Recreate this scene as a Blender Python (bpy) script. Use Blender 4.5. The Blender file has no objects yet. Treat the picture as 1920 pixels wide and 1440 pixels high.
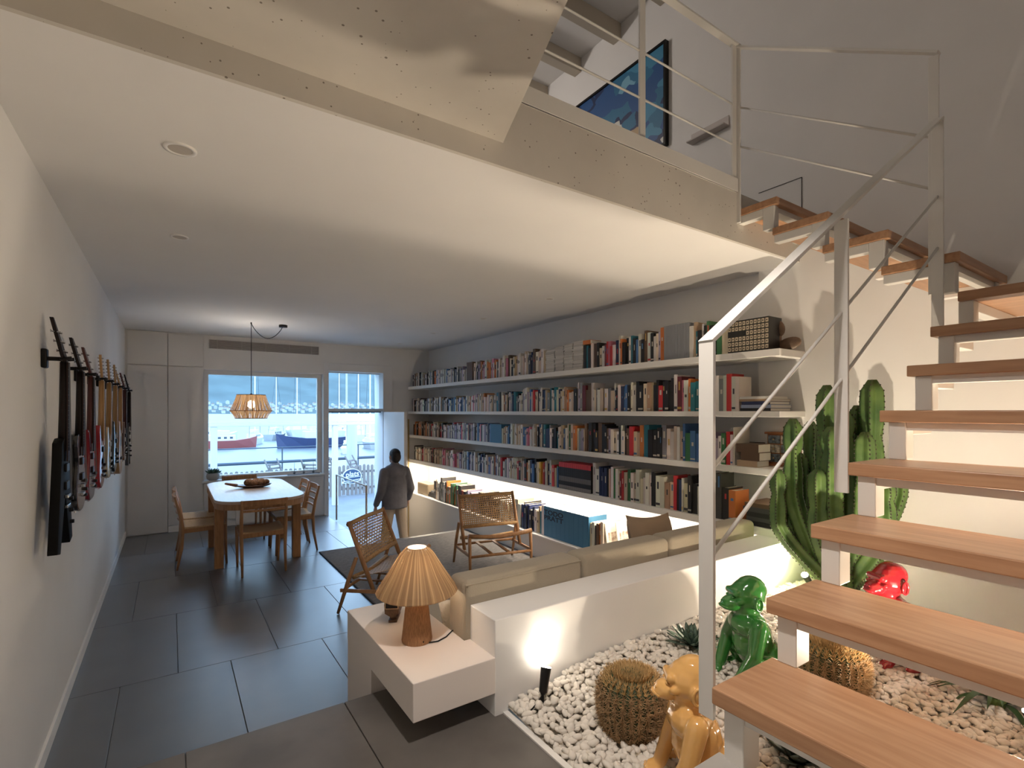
import bpy, bmesh, math, random
from mathutils import Vector, Matrix, noise
random.seed(7)
SC = bpy.context.scene
COL = SC.collection
PI = math.pi
# ------------------------------------------------------------------ camera
F, CX, HY, H = 950.0, 960.0, 772.0, 1.65
TH = math.atan(640 / 950.0)
SN, CS = math.sin(TH), math.cos(TH)
cam = bpy.data.cameras.new('camera'); camo = bpy.data.objects.new('camera', cam); COL.objects.link(camo)
camo.location = (0, 0, H); camo.rotation_euler = (PI / 2, 0, -TH)
cam.sensor_width = 36; cam.sensor_fit = 'HORIZONTAL'; cam.lens = F / 1920 * 36
cam.shift_y = (HY - 720) / 1920; cam.clip_start = 0.05; cam.clip_end = 5000
SC.camera = camo
# ------------------------------------------------------------------ exposure
vs = SC.view_settings
vs.view_transform = 'Standard'; vs.look = 'None'; vs.gamma = 1; vs.use_curve_mapping = False
vs.exposure = 3.2
# ------------------------------------------------------------------ world: dusk sky
W = bpy.data.worlds.new('dusk'); SC.world = W; W.use_nodes = True
nt = W.node_tree; nt.nodes.clear()
wo = nt.nodes.new('ShaderNodeOutputWorld'); bg = nt.nodes.new('ShaderNodeBackground')
tc = nt.nodes.new('ShaderNodeTexCoord'); sx = nt.nodes.new('ShaderNodeSeparateXYZ'); cr = nt.nodes.new('ShaderNodeValToRGB')
nt.links.new(tc.outputs['Generated'], sx.inputs[0]); nt.links.new(sx.outputs['Z'], cr.inputs[0])
cr.color_ramp.elements[0].position = 0.0; cr.color_ramp.elements[0].color = (0.60, 0.82, 1.0, 1)
cr.color_ramp.elements[1].position = 0.6; cr.color_ramp.elements[1].color = (0.34, 0.59, 1.0, 1)
nt.links.new(cr.outputs[0], bg.inputs['Color']); bg.inputs['Strength'].default_value = 0.62
nt.links.new(bg.outputs[0], wo.inputs[0])

WARM = (1.0, 0.82, 0.62)
def light(name, kind, loc, power, color=WARM, size=0.05, aim=None, spot=None, sy=None, blend=.6):
    l = bpy.data.lights.new(name, kind); l.energy = power; l.color = color
    if kind in ('POINT', 'SPOT'): l.shadow_soft_size = size
    if kind == 'AREA':
        l.size = size
        if sy: l.shape = 'RECTANGLE'; l.size_y = sy
    if spot: l.spot_size = spot; l.spot_blend = blend
    o = bpy.data.objects.new(name, l); COL.objects.link(o); o.location = loc
    if aim is not None:
        o.rotation_euler = (Vector(aim) - Vector(loc)).to_track_quat('-Z', 'Y').to_euler()
    return o
# daylight portals in the two openings (sampling aids for the sky)
for nm, c, sxz in (('window_portal', (1.205, 8.86, 1.45), (1.64, 1.6)), ('door_portal', (2.55, 8.86, .88), (.92, 2.9))):
    p = light(nm, 'AREA', c, 1, size=sxz[0], sy=sxz[1], aim=(c[0], 0, c[2])); p.data.cycles.is_portal = True
# ceiling downlights (fittings only, they are switched off)
DOWN = [(3.03, 3.85), (3.03, 5.1), (3.03, 6.45), (3.03, 7.7)]
# overhead lamp above the platform: the bench throws its shadow straight down
light('platform_downlight_offscreen', 'SPOT', (.75, .75, 2.82), 11.5, (1, .90, .81), .05, (.75, .8, 0), 2.5, blend=.8)
# unseen gallery lamp: the large painting throws its shadow away from the gallery
light('gallery_lamp_hidden', 'POINT', (1.2, 5.0, 4.9), 9, (1, .90, .82), .12)

# ------------------------------------------------------------------ photo pixel -> place on a known plane
def ray(u, v):
    r = (u - CX) / F
    return (r * CS + SN, -r * SN + CS, -(v - HY) / F)
def onZ(u, v, z):
    d = ray(u, v); k = (z - H) / d[2]; return Vector((d[0] * k, d[1] * k, z))
def onX(u, v, x):
    d = ray(u, v); k = x / d[0]; return Vector((x, d[1] * k, H + d[2] * k))
def onY(u, v, y):
    d = ray(u, v); k = y / d[1]; return Vector((d[0] * k, y, H + d[2] * k))

# ------------------------------------------------------------------ materials
MATS = {}
def M(name, col, rough=.5, metal=0, bump=0, bs=60, var=0, vsc=6, spec=.5, coat=0, emit=0, stretch=None, col2=None, trans=0, objcol=False, sheen=0):
    if name in MATS: return MATS[name]
    m = bpy.data.materials.new(name); m.use_nodes = True; MATS[name] = m
    n = m.node_tree.nodes; L = m.node_tree.links; b = n['Principled BSDF']
    c4 = tuple(col) + (1,)
    b.inputs['Base Color'].default_value = c4; b.inputs['Roughness'].default_value = rough
    b.inputs['Metallic'].default_value = metal; b.inputs['Specular IOR Level'].default_value = spec
    b.inputs['Coat Weight'].default_value = coat; b.inputs['Coat Roughness'].default_value = .08
    if sheen: b.inputs['Sheen Weight'].default_value = sheen
    if emit: b.inputs['Emission Color'].default_value = c4; b.inputs['Emission Strength'].default_value = emit
    t = n.new('ShaderNodeTexCoord'); mp = n.new('ShaderNodeMapping'); L.new(t.outputs['Object'], mp.inputs[0])
    if stretch: mp.inputs['Scale'].default_value = stretch
    csrc = None
    if objcol:
        oi = n.new('ShaderNodeObjectInfo'); csrc = oi.outputs['Color']; L.new(csrc, b.inputs['Base Color'])
    if var or col2:
        nz = n.new('ShaderNodeTexNoise'); nz.inputs['Scale'].default_value = vsc; nz.inputs['Detail'].default_value = 5
        L.new(mp.outputs[0], nz.inputs['Vector'])
        rp = n.new('ShaderNodeValToRGB')
        lo = col2 if col2 else tuple(max(0, c * (1 - var)) for c in col); hi = tuple(min(1, c * (1 + var * .6)) for c in col) if not col2 else col
        rp.color_ramp.elements[0].color = tuple(lo) + (1,); rp.color_ramp.elements[1].color = tuple(hi) + (1,)
        rp.color_ramp.elements[0].position = .35; rp.color_ramp.elements[1].position = .65
        L.new(nz.outputs[0], rp.inputs[0]); L.new(rp.outputs[0], b.inputs['Base Color'])
    if bump:
        nb = n.new('ShaderNodeTexNoise'); nb.inputs['Scale'].default_value = bs; nb.inputs['Detail'].default_value = 4
        L.new(mp.outputs[0], nb.inputs['Vector'])
        bp = n.new('ShaderNodeBump'); bp.inputs['Strength'].default_value = bump; bp.inputs['Distance'].default_value = .01
        L.new(nb.outputs[0], bp.inputs['Height']); L.new(bp.outputs[0], b.inputs['Normal'])
    if trans:
        tr = n.new('ShaderNodeBsdfTranslucent'); tr.inputs[0].default_value = c4
        mx = n.new('ShaderNodeMixShader'); mx.inputs[0].default_value = trans
        L.new(b.outputs[0], mx.inputs[1]); L.new(tr.outputs[0], mx.inputs[2]); L.new(mx.outputs[0], n['Material Output'].inputs[0])
        if csrc: L.new(csrc, tr.inputs[0])
        elif var or col2: L.new(rp.outputs[0], tr.inputs[0])
    return m
plaster = M('plaster', (.81, .80, .79), .85, bump=.06, bs=9, var=.03, vsc=1.5, spec=.2)
ceilm = M('ceiling_plaster', (.82, .805, .79), .9, bump=.04, bs=6, var=.03, vsc=.9, spec=.15)
panelm = M('lacquer_panel', (.74, .725, .71), .45, spec=.35)
whitem = M('white_lacquer', (.86, .84, .81), .45, spec=.4)
benchm = M('bench_lacquer', (.80, .74, .70), .5, spec=.3)
steel = M('white_steel', (.76, .74, .70), .4, spec=.45)
shelfm = M('shelf_lacquer', (.82, .80, .77), .4, spec=.4)
oak = M('oak_tread', (.54, .31, .175), .36, bump=.05, bs=9, stretch=(9, .7, 9), col2=(.42, .22, .115), vsc=5, spec=.45)
oakx = M('oak_tread_cross', (.54, .31, .175), .36, bump=.05, bs=9, stretch=(.7, 9, 9), col2=(.42, .22, .115), vsc=5, spec=.45)
teak = M('oak_furniture', (.44, .23, .105), .45, bump=.04, bs=30, stretch=(6, 6, 1), col2=(.33, .16, .068), vsc=7)
tabletop = M('table_veneer', (.60, .47, .38), .30, bump=.02, bs=20, stretch=(8, .8, 8), col2=(.54, .41, .32), vsc=5)
cord = M('paper_cord', (.55, .37, .20), .8, bump=.5, bs=120, stretch=(1, 8, 1), var=.18, vsc=40)
cane = M('cane_weave', (.48, .29, .13), .6, var=.2, vsc=60)
black = M('black_satin', (.010, .009, .009), .42, spec=.25)
blackgl = M('black_gloss', (.012, .010, .011), .12, coat=.6)
chrome = M('chrome', (.55, .55, .55), .18, metal=1)
gold = M('aged_brass', (.62, .45, .22), .3, metal=1)
def tile_mat():
    m = M('slate_tile', (.060, .063, .068), .34, bump=.03, bs=14, var=.22, vsc=3.0, spec=1.0, coat=.7)
    m.node_tree.nodes['Principled BSDF'].inputs['Coat Roughness'].default_value = .33; m.node_tree.nodes['Principled BSDF'].inputs['Coat IOR'].default_value = 2.0; m.node_tree.nodes['Principled BSDF'].inputs['Coat Weight'].default_value = 1.0; m.node_tree.nodes['Principled BSDF'].inputs['Roughness'].default_value = .45
    return m
tilem = tile_mat()
tilew = M('stone_tile', (0.1403, 0.1292, 0.1190), .5, bump=.10, bs=16, var=.22, vsc=3.2, spec=.4)
grout = M('grout', (.16, .16, .165), .9)
def concrete():
    m = M('cast_concrete', (.62, .585, .53), .9, bump=.1, bs=14, var=.07, vsc=2.2, spec=.2)
    n = m.node_tree.nodes; L = m.node_tree.links; b = n['Principled BSDF']
    vo = n.new('ShaderNodeTexVoronoi'); vo.inputs['Scale'].default_value = 30; vo.inputs['Randomness'].default_value = 1
    t = n.new('ShaderNodeTexCoord'); L.new(t.outputs['Object'], vo.inputs['Vector'])
    nz = n.new('ShaderNodeTexNoise'); nz.inputs['Scale'].default_value = 4.3; nz.inputs['Detail'].default_value = 6; L.new(t.outputs['Object'], nz.inputs['Vector'])
    lt = n.new('ShaderNodeMath'); lt.operation = 'MULTIPLY_ADD'; lt.inputs[1].default_value = .50; lt.inputs[2].default_value = -.17
    L.new(nz.outputs[0], lt.inputs[0])
    cmp = n.new('ShaderNodeMath'); cmp.operation = 'LESS_THAN'; L.new(vo.outputs['Distance'], cmp.inputs[0]); L.new(lt.outputs[0], cmp.inputs[1])
    old = b.inputs['Base Color'].links[0].from_socket
    mx = n.new('ShaderNodeMixRGB'); mx.inputs[2].default_value = (.24, .21, .18, 1)
    L.new(cmp.outputs[0], mx.inputs[0]); L.new(old, mx.inputs[1]); L.new(mx.outputs[0], b.inputs['Base Color'])
    return m
concm = concrete()
def glass():
    m = bpy.data.materials.new('pane_glass'); m.use_nodes = True; n = m.node_tree.nodes; L = m.node_tree.links
    n.remove(n['Principled BSDF']); tr = n.new('ShaderNodeBsdfTransparent'); tr.inputs[0].default_value = (.95, .98, .98, 1)
    gl = n.new('ShaderNodeBsdfGlossy'); gl.inputs['Roughness'].default_value = .01
    fr = n.new('ShaderNodeFresnel'); fr.inputs[0].default_value = 1.18
    mx = n.new('ShaderNodeMixShader'); L.new(fr.outputs[0], mx.inputs[0]); L.new(tr.outputs[0], mx.inputs[1]); L.new(gl.outputs[0], mx.inputs[2])
    L.new(mx.outputs[0], n['Material Output'].inputs[0]); return m
glassm = glass()

# ------------------------------------------------------------------ mesh helpers
class MB:
    def __init__(s): s.v = []; s.f = []; s.mi = []; s.cur = 0
    def add(s, vs, fs):
        o = len(s.v); s.v += [tuple(p) for p in vs]
        for f in fs: s.f.append(tuple(i + o for i in f)); s.mi.append(s.cur)
        return s
    def box(s, x0, y0, z0, x1, y1, z1):
        if x0 > x1: x0, x1 = x1, x0
        if y0 > y1: y0, y1 = y1, y0
        if z0 > z1: z0, z1 = z1, z0
        return s.add([(x0, y0, z0), (x1, y0, z0), (x1, y1, z0), (x0, y1, z0), (x0, y0, z1), (x1, y0, z1), (x1, y1, z1), (x0, y1, z1)],
              [(3, 2, 1, 0), (4, 5, 6, 7), (0, 1, 5, 4), (1, 2, 6, 5), (2, 3, 7, 6), (3, 0, 4, 7)])
    def bar(s, p0, p1, w, h, up=(0, 0, 1), w1=None, h1=None):
        p0, p1 = Vector(p0), Vector(p1); d = (p1 - p0).normalized(); up = Vector(up)
        a = d.cross(up)
        if a.length < 1e-4: a = d.cross(Vector((0, 1, 0)))
        a.normalize(); b = a.cross(d)
        vs = []
        for p, ww, hh in ((p0, w, h), (p1, w1 or w, h1 or h)):
            for i, j in ((-1, -1), (1, -1), (1, 1), (-1, 1)): vs.append(p + a * (i * ww / 2) + b * (j * hh / 2))
        return s.add(vs, [(3, 2, 1, 0), (4, 5, 6, 7), (0, 1, 5, 4), (1, 2, 6, 5), (2, 3, 7, 6), (3, 0, 4, 7)])
    def tube(s, pts, r, n=8, cap=True, sect=None):
        pts = [Vector(p) for p in pts]; k = len(pts)
        rs = r if isinstance(r, (list, tuple)) else [r] * k
        t0 = (pts[1] - pts[0]).normalized(); a = t0.orthogonal().normalized(); vs = []
        for i, p in enumerate(pts):
            t = (pts[min(i + 1, k - 1)] - pts[max(i - 1, 0)]).normalized()
            a = (a - t * a.dot(t)).normalized(); b = t.cross(a)
            for j in range(n):
                q = 2 * PI * j / n; m = sect[j] if sect else 1
                vs.append(p + (a * math.cos(q) + b * math.sin(q)) * rs[i] * m)
        fs = [(i * n + j, i * n + (j + 1) % n, (i + 1) * n + (j + 1) % n, (i + 1) * n + j) for i in range(k - 1) for j in range(n)]
        if cap: fs += [tuple(range(n - 1, -1, -1)), tuple((k - 1) * n + j for j in range(n))]
        return s.add(vs, fs)
    def cone(s, p0, p1, r0, r1, n=12, cap=True): return s.tube([p0, p1], [max(r0, 1e-5), max(r1, 1e-5)], n, cap)
    def lathe(s, prof, c=(0, 0, 0), n=24, cap=True):
        vs = [(c[0] + r * math.cos(2 * PI * j / n), c[1] + r * math.sin(2 * PI * j / n), c[2] + z) for r, z in prof for j in range(n)]
        k = len(prof)
        fs = [(i * n + j, i * n + (j + 1) % n, (i + 1) * n + (j + 1) % n, (i + 1) * n + j) for i in range(k - 1) for j in range(n)]
        if cap: fs += [tuple(range(n - 1, -1, -1)), tuple((k - 1) * n + j for j in range(n))]
        return s.add(vs, fs)
    def ell(s, c, r, n=14, m=9, rot=None):
        vs = []; c = Vector(c)
        for i in range(m + 1):
            ph = PI * i / m
            for j in range(n):
                q = 2 * PI * j / n
                p = Vector((r[0] * math.sin(ph) * math.cos(q), r[1] * math.sin(ph) * math.sin(q), -r[2] * math.cos(ph)))
                vs.append(c + (rot @ p if rot else p))
        fs = [(i * n + j, i * n + (j + 1) % n, (i + 1) * n + (j + 1) % n, (i + 1) * n + j) for i in range(m) for j in range(n)]
        return s.add(vs, fs)
    def cap(s, p0, p1, r0, r1, n=12):
        p0, p1 = Vector(p0), Vector(p1); d = (p1 - p0).normalized(); pts = []; rs = []
        for q in (-1, -.92, -.7, -.38): pts.append(p0 + d * r0 * q); rs.append(r0 * math.sqrt(max(0.0004, 1 - q * q)))
        pts += [p0, p1]; rs += [r0, r1]
        for q in (.38, .7, .92, 1): pts.append(p1 + d * r1 * q); rs.append(r1 * math.sqrt(max(0.0004, 1 - q * q)))
        return s.tube(pts, rs, n)
    def prism(s, poly, lo, hi):
        n = len(poly)
        return s.add([lo(*p) for p in poly] + [hi(*p) for p in poly],
              [tuple(range(n - 1, -1, -1)), tuple(range(n, 2 * n))] + [(i, (i + 1) % n, n + (i + 1) % n, n + i) for i in range(n)])
    def mesh(s, name, mats, smooth=False):
        me = bpy.data.meshes.new(name); me.from_pydata(s.v, [], s.f); me.update()
        for m in (mats if isinstance(mats, (list, tuple)) else [mats]): me.materials.append(m)
        if any(s.mi): me.polygons.foreach_set('material_index', s.mi)
        if smooth: me.polygons.foreach_set('use_smooth', [True] * len(me.polygons))
        fix_normals(me)
        return me
    def build(s, name, mats, parent=None, smooth=False, bevel=0, world=False, seg=2, auto=None):
        me = s.mesh(name, mats, smooth); o = bpy.data.objects.new(name, me); COL.objects.link(o)
        if parent:
            o.parent = parent
            if world:
                off = Matrix.Translation(-Vector(parent.location)); me.transform(off)
        if bevel:
            b = o.modifiers.new('bevel', 'BEVEL'); b.width = bevel; b.segments = seg; b.limit_method = 'ANGLE'; b.angle_limit = math.radians(40)
        if auto:
            for p in me.polygons: p.use_smooth = True
            es = o.modifiers.new('edges', 'EDGE_SPLIT'); es.split_angle = math.radians(auto)
        return o
def fix_normals(me):
    bm = bmesh.new(); bm.from_mesh(me); bmesh.ops.recalc_face_normals(bm, faces=bm.faces); bm.to_mesh(me); bm.free()
def tag(o, label=None, cat=None, group=None, kind=None):
    if label: o['label'] = label
    if cat: o['category'] = cat
    if group: o['group'] = group
    if kind: o['kind'] = kind
    return o
def thing(name, label, cat, loc=(0, 0, 0), rz=0, group=None):
    o = bpy.data.objects.new(name, None); COL.objects.link(o); o.location = loc; o.rotation_euler = (0, 0, rz)
    o.empty_display_size = .1
    return tag(o, label, cat, group)
def copy_tree(o, parent=None):
    c = o.copy(); COL.objects.link(c)
    if parent: c.parent = parent
    for ch in list(o.children): copy_tree(ch, c)
    return c
def structure(o, label=None, cat=None): return tag(o, label, cat, None, 'structure')
def baked(mb, mods, name, mats, smooth=True):
    """mesh of mb after modifiers (used for continuous organic forms)"""
    me = mb.mesh(name, mats, False); o = bpy.data.objects.new(name, me); COL.objects.link(o)
    for k, kw in mods:
        m = o.modifiers.new(k, k)
        for a, v in kw.items(): setattr(m, a, v)
    dg = bpy.context.evaluated_depsgraph_get(); r = bpy.data.meshes.new_from_object(o.evaluated_get(dg))
    bpy.data.objects.remove(o); r.name = name
    if smooth: r.polygons.foreach_set('use_smooth', [True] * len(r.polygons))
    r.materials.clear()
    for m in (mats if isinstance(mats, (list, tuple)) else [mats]): r.materials.append(m)
    return r
def mobj(name, me, parent=None):
    o = bpy.data.objects.new(name, me); COL.objects.link(o)
    if parent: o.parent = parent
    return o
def textmesh(body, size, mat, ext=.001, shear=0):
    c = bpy.data.curves.new('t', 'FONT'); c.body = body; c.size = size; c.extrude = ext; c.align_x = 'CENTER'; c.align_y = 'CENTER'; c.shear = shear; c.offset = size * .018
    o = bpy.data.objects.new('t', c); COL.objects.link(o)
    dg = bpy.context.evaluated_depsgraph_get(); me = bpy.data.meshes.new_from_object(o.evaluated_get(dg)); bpy.data.objects.remove(o)
    me.materials.clear(); me.materials.append(mat); return me

# ================================================================== SETTING
XL, XR, YW, ZC, YB = -.5, 3.80, 8.376, 2.74, 1.91
SF = .38                       # platform level
# living-room floor: grout bed and large slate tiles laid in running bond
fb = MB().box(XL, 2.25, -.3, 2.06, YW, -.008).box(2.06, 2.25, -.3, 3.84, 6.3, -.008)
floor = structure(fb.build('floor', grout), 'dark slate tiled floor of the living and dining room', 'floor')
def tiles(parent, mat, regions, x0, tw, y0, td, ztop, gap=.0018):
    j = -8
    rows = [(y0 + td * k, k) for k in range(-4, 9)]
    for ya, k in rows:
        yb = ya + td; off = x0 if k % 2 == 0 else x0 + tw / 2
        for i in range(-6, 12):
            xa = off + i * tw; xb = xa + tw
            for (rx0, ry0, rx1, ry1) in regions:
                a, b, c, d = max(xa + gap, rx0), min(xb - gap, rx1), max(ya + gap, ry0), min(yb - gap, ry1)
                if b - a < .03 or d - c < .03: continue
                o = MB().box(a, c, ztop - .012, b, d, ztop).build('tile', mat, parent, bevel=.0015, seg=1)
tiles(floor, tilem, [(XL, 2.25, 2.06, YW), (2.06, 2.25, 3.45, 6.3)], .33, .582, 2.70, 1.133, 0)
# platform near the stairs
pl = structure(MB().box(XL, -1.6, -.3, 1.16, 2.25, SF - .008).build('floor_platform', grout), 'raised warm grey stone platform at the foot of the stairs', 'floor')
tiles(pl, tilew, [(XL, -1.6, 1.16, 2.25)], .045, .584, 1.117, 1.133, SF)
structure(MB().box(1.16, -1.6, 0, 1.185, 1.80, SF + .006).build('trim_1', whitem), 'thin white rim between stone platform and pebble bed', 'trim')
# sunken entry
st = MB().box(2.06, 6.3, -.7, 3.45, 6.62, -.19).box(2.06, 6.62, -.7, 3.45, 6.94, -.37).box(2.06, 6.94, -.8, 3.45, 8.8, -.55)
entry = structure(st.build('floor_entry', tilem), 'sunken entry floor with three steps down to the door', 'floor')
structure(MB().box(2.02, 6.28, -.7, 2.058, YW, -.009).build('wall_entry', plaster), 'low side wall of the sunken entry', 'wall')
# walls
structure(MB().box(XL - .2, -1.8, -.3, XL, YW + .43, 5.8).build('wall_left', plaster), 'plain white plaster wall with the row of guitars', 'wall')
structure(MB().box(XR, -1.8, -.7, XR + .25, 2.2, 3.05).build('wall_right', plaster), 'white plaster wall behind the stairs', 'wall')
structure(MB().box(XR, -1.8, 3.05, XR + .25, YW + .43, 5.8).build('wall_gallery_side', plaster), 'upper white wall with paintings above the stairs', 'wall')
structure(MB().box(3.84, 2.2, -.7, XR + .25, YW + .43, 3.05).build('wall_shelves', plaster), 'white plaster wall behind the bookshelves', 'wall')
structure(MB().box(XL - .2, -1.85, -.3, XR + .25, -1.6, 5.8).build('wall_front', plaster), 'white wall behind the platform', 'wall')
wb = MB()
Y2 = YW + .42
wb.box(XL, YW, -.7, .39, Y2, ZC).box(.39, YW, 2.252, 2.02, Y2, ZC).box(.39, YW, -.7, 2.02, Y2, .66).box(2.02, YW, -.7, 2.098, Y2, ZC)
wb.box(2.098, YW, 2.305, 2.995, Y2, ZC).box(2.995, YW, -.7, 3.84, Y2, ZC)
wallb = structure(wb.build('wall_back', plaster), 'white panelled wall with harbour window and entry door', 'wall')
structure(MB().box(XL - .2, YW, ZC, XR + .25, Y2, 5.8).build('wall_gallery', plaster), 'upper gallery end wall', 'wall')
for x0, x1, z0, z1 in ((-.474, -.036, .012, 2.268), (-.474, -.036, 2.281, 2.73), (-.028, .376, .10, 2.268), (-.028, .376, 2.281, 2.715), (.392, .78, .10, .635), (.788, 1.39, .02, .635), (1.398, 2.014, .02, .635)):
    MB().box(x0, YW - .022, z0, x1, YW + .01, z1).build('panel', panelm, wallb, bevel=.001, seg=1)
jm = panelm
for x0, z0, x1, z1 in ((-.482, 0, -.474, 2.27), (-.036, 0, -.028, 2.73), (.376, 0, .392, 2.72), (-.474, 2.268, .376, 2.281), (.78, .02, .788, .635), (1.39, .02, 1.398, .635), (.392, .012, 2.014, .02), (-.474, 0, -.036, .012)):
    MB().box(x0, YW - .002, z0, x1, YW + .002, z1).build('joint', jm, wallb)
structure(MB().box(XL, 2.3, 0, XL + .014, YW - .001, .075).build('baseboard_left', whitem, bevel=.002), 'low white baseboard along the guitar wall', 'baseboard')
structure(MB().box(-.028, YW - .026, 0, .376, YW - .001, .085).build('baseboard_back', whitem, bevel=.002), 'short white baseboard below wall panel', 'baseboard')
# ceiling + concrete edge beam + concrete soffit over the platform
structure(MB().box(XL, YB, ZC, 3.84, YW, 3.05).build('ceiling', ceilm), 'smooth white plaster ceiling', 'ceiling')
structure(MB().box(XL, YB - .02, ZC, XR, YB, 3.055).build('ceiling_beam', concm), 'pitted board-marked concrete edge beam of the gallery', 'beam')
sof = [(XL, -1.6), (.017, -1.6), (.956, 1.129), (1.225, YB - .02), (XL, YB - .02)]
structure(MB().prism(sof, lambda x, y: (x, y, 2.845), lambda x, y: (x, y, 3.055)).build('ceiling_soffit', concm), 'pitted pale concrete soffit with slanted edge', 'ceiling')
structure(MB().box(XL, YB - .015, 3.05, 3.84, YW, 3.06).build('floor_gallery', tilew), 'gallery floor above the living room', 'floor')
roof = structure(MB().box(XL - .2, -1.8, 5.6, XR + .25, Y2, 5.8).build('ceiling_gallery', ceilm), 'beamed ceiling above the gallery', 'ceiling')
beamm = M('painted_beam', (.55, .49, .40), .6)
for k in range(11):
    y = 1.84 + .604 * k
    MB().box(XL, y, 5.44, XR, y + .11, 5.6).build('beam', beamm, roof, bevel=.006)
# window
win = structure(bpy.data.objects.new('window_1', None), 'wide white framed fixed window facing the harbour', 'window'); COL.objects.link(win); win.location = (1.205, YW + .2, .66)
wf = MB(); y0, y1 = YW + .14, YW + .22
a, b, c, d, t = .39, 2.02, .66, 2.252, .062
wf.box(a, y0, c, a + t, y1, d).box(b - t, y0, c, b, y1, d).box(a + t, y0, d - t, b - t, y1, d).box(a + t, y0, c, b - t, y1, c + t)
wf.build('window_frame', whitem, win, world=True, bevel=.004)
MB().box(a + t, y0 + .035, c + t, b - t, y0 + .043, d - t).build('pane', glassm, win, world=True)
MB().box(.37, YW - .05, .645, 2.03, YW + .22, .672).build('window_sill', whitem, win, world=True, bevel=.004)
MB().bar((1.985, YW + .135, 1.15), (1.985, YW + .135, 1.32), .02, .02).build('handle', steel, win, world=True)
# door: transom, frame, open leaf
dr = structure(bpy.data.objects.new('door_1', None), 'open white entry door with glazed transom above', 'door'); COL.objects.link(dr); dr.location = (2.55, YW, -.55)
df = MB(); df.box(2.098, YW + .16, -.55, 2.118, YW + .22, 2.305).box(2.098, YW + .0, 1.652, 2.995, YW + .22, 1.70).box(2.118, YW + .16, 2.29, 2.995, YW + .22, 2.305)
df.build('door_frame', panelm, dr, world=True, bevel=.003)
MB().box(2.03, YW - .015, -.55, 2.098, YW, 2.43).box(2.995, YW - .015, 1.66, 3.156, YW, 2.43).box(2.098, YW - .015, 2.305, 2.995, YW, 2.43).build('architrave', plaster, dr, world=True, bevel=.003)
MB().box(2.118, YW + .185, 1.70, 2.995, YW + .191, 2.29).build('pane', glassm, dr, world=True)
MB().box(2.098, YW + .1, 1.635, 2.995, YW + .2, 1.652).box(2.098, YW + .1, -.55, 2.112, YW + .2, 1.64).build('seal', black, dr, world=True)
MB().box(3.0, YW - .93, -.535, 3.045, YW - .015, 1.645).build('door_leaf', whitem, dr, world=True, bevel=.003)
hd = MB().tube([(2.985, YW - .85, .45), (2.95, YW - .85, .45), (2.95, YW - .74, .45)], .009).build('handle', chrome, dr, world=True, smooth=True)
# thin post at the end of the low cabinet
structure(MB().box(3.415, 8.29, -.55, 3.435, 8.31, 1.52).build('trim_2', gold), 'thin bronze upright at the end of the shelves', 'trim')
# parapet between sofa and pebble bed
structure(MB().box(1.12, 1.79, .02, XR, 2.0, .78).build('wall_parapet', plaster, bevel=.004), 'low white parapet wall behind the sofa', 'wall')
# wall ventilation grille
vg = thing('air_vent', 'long grey slatted air vent above the harbour window', 'vent', (1.2, YW, 2.55))
MB().box(.453, YW - .004, 2.553, 1.942, YW + .01, 2.678).build('backing', M('vent_back', (.22, .20, .19), .7), vg, world=True)
vs_ = M('vent_slat', (.52, .49, .46), .5)
for k in range(9): MB().bar((.458, YW - .008, 2.562 + k * .0135), (1.937, YW - .008, 2.562 + k * .0135), .010, .006, (0, .5, 1)).build('slat', vs_, vg, world=True)
for x in (.453, .55, .86, 1.18, 1.51, 1.83, 1.94): MB().box(x, YW - .016, 2.553, x + .008, YW - .003, 2.678).build('divider', vs_, vg, world=True)

# ================================================================== BOOKSHELVES
cabx = 3.43
low = thing('low_cabinet', 'long low white cabinet under the lit bookshelf', 'cabinet', (3.63, 5.3, 0))
MB().box(cabx, 2.2, -.0, 3.84, 6.3, .248).box(cabx, 6.3, -.56, 3.84, YW, .248).build('body', M('cabinet_lacquer', (.72, .68, .63), .5), low, world=True)
MB().box(cabx - .012, 2.2, .248, 3.84, YW, .265).build('top', shelfm, low, world=True, bevel=.002)
SHELF = [(2.035, 2.085, 'top'), (1.612, 1.654, 'second'), (1.203, 1.25, 'third'), (.775, .83, 'fourth')]
for z0, z1, nm in SHELF:
    s = MB().box(3.45, 1.85, z0, 3.799, 2.2, z1).box(3.45, 2.2, z0, 3.84, YW, z1).build('bookshelf_board', shelfm, bevel=.002)
    tag(s, f'long white floating shelf, {nm} one down from the ceiling', 'shelf')
led = tag(MB().box(3.50, 2.1, .769, 3.53, 8.3, .777).build('led_strip', M('led', (1, .84, .62), .5, emit=1.0)), 'warm glowing light strip under the lowest shelf', 'light strip')
light('shelf_strip', 'AREA', (3.515, 5.2, .766), 5.2, (1, .87, .70), .03, (3.60, 5.2, 0), sy=6.1).rotation_euler = (0, math.radians(-12), 0)
PALS = dict(k=(.018, .017, .018), K=(.06, .058, .06), w=(.72, .69, .64), c=(.62, .52, .40), t=(.46, .33, .21), b=(.07, .17, .38), n=(.022, .035, .10), e=(.03, .18, .24),
            r=(.52, .035, .04), m=(.17, .03, .04), o=(.62, .19, .05), g=(.05, .17, .07), y=(.65, .45, .09), p=(.62, .22, .30), l=(.36, .31, .42), s=(.24, .25, .27), u=(.13, .075, .045), B=(.055, .20, .36))
CN = dict(k='black', K='charcoal', w='white', c='cream', t='tan', b='blue', n='navy', e='teal', r='red', m='maroon', o='orange', g='green', y='yellow', p='pink', l='lilac', s='grey', u='brown', B='sea-blue')
XF = 3.475
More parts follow.
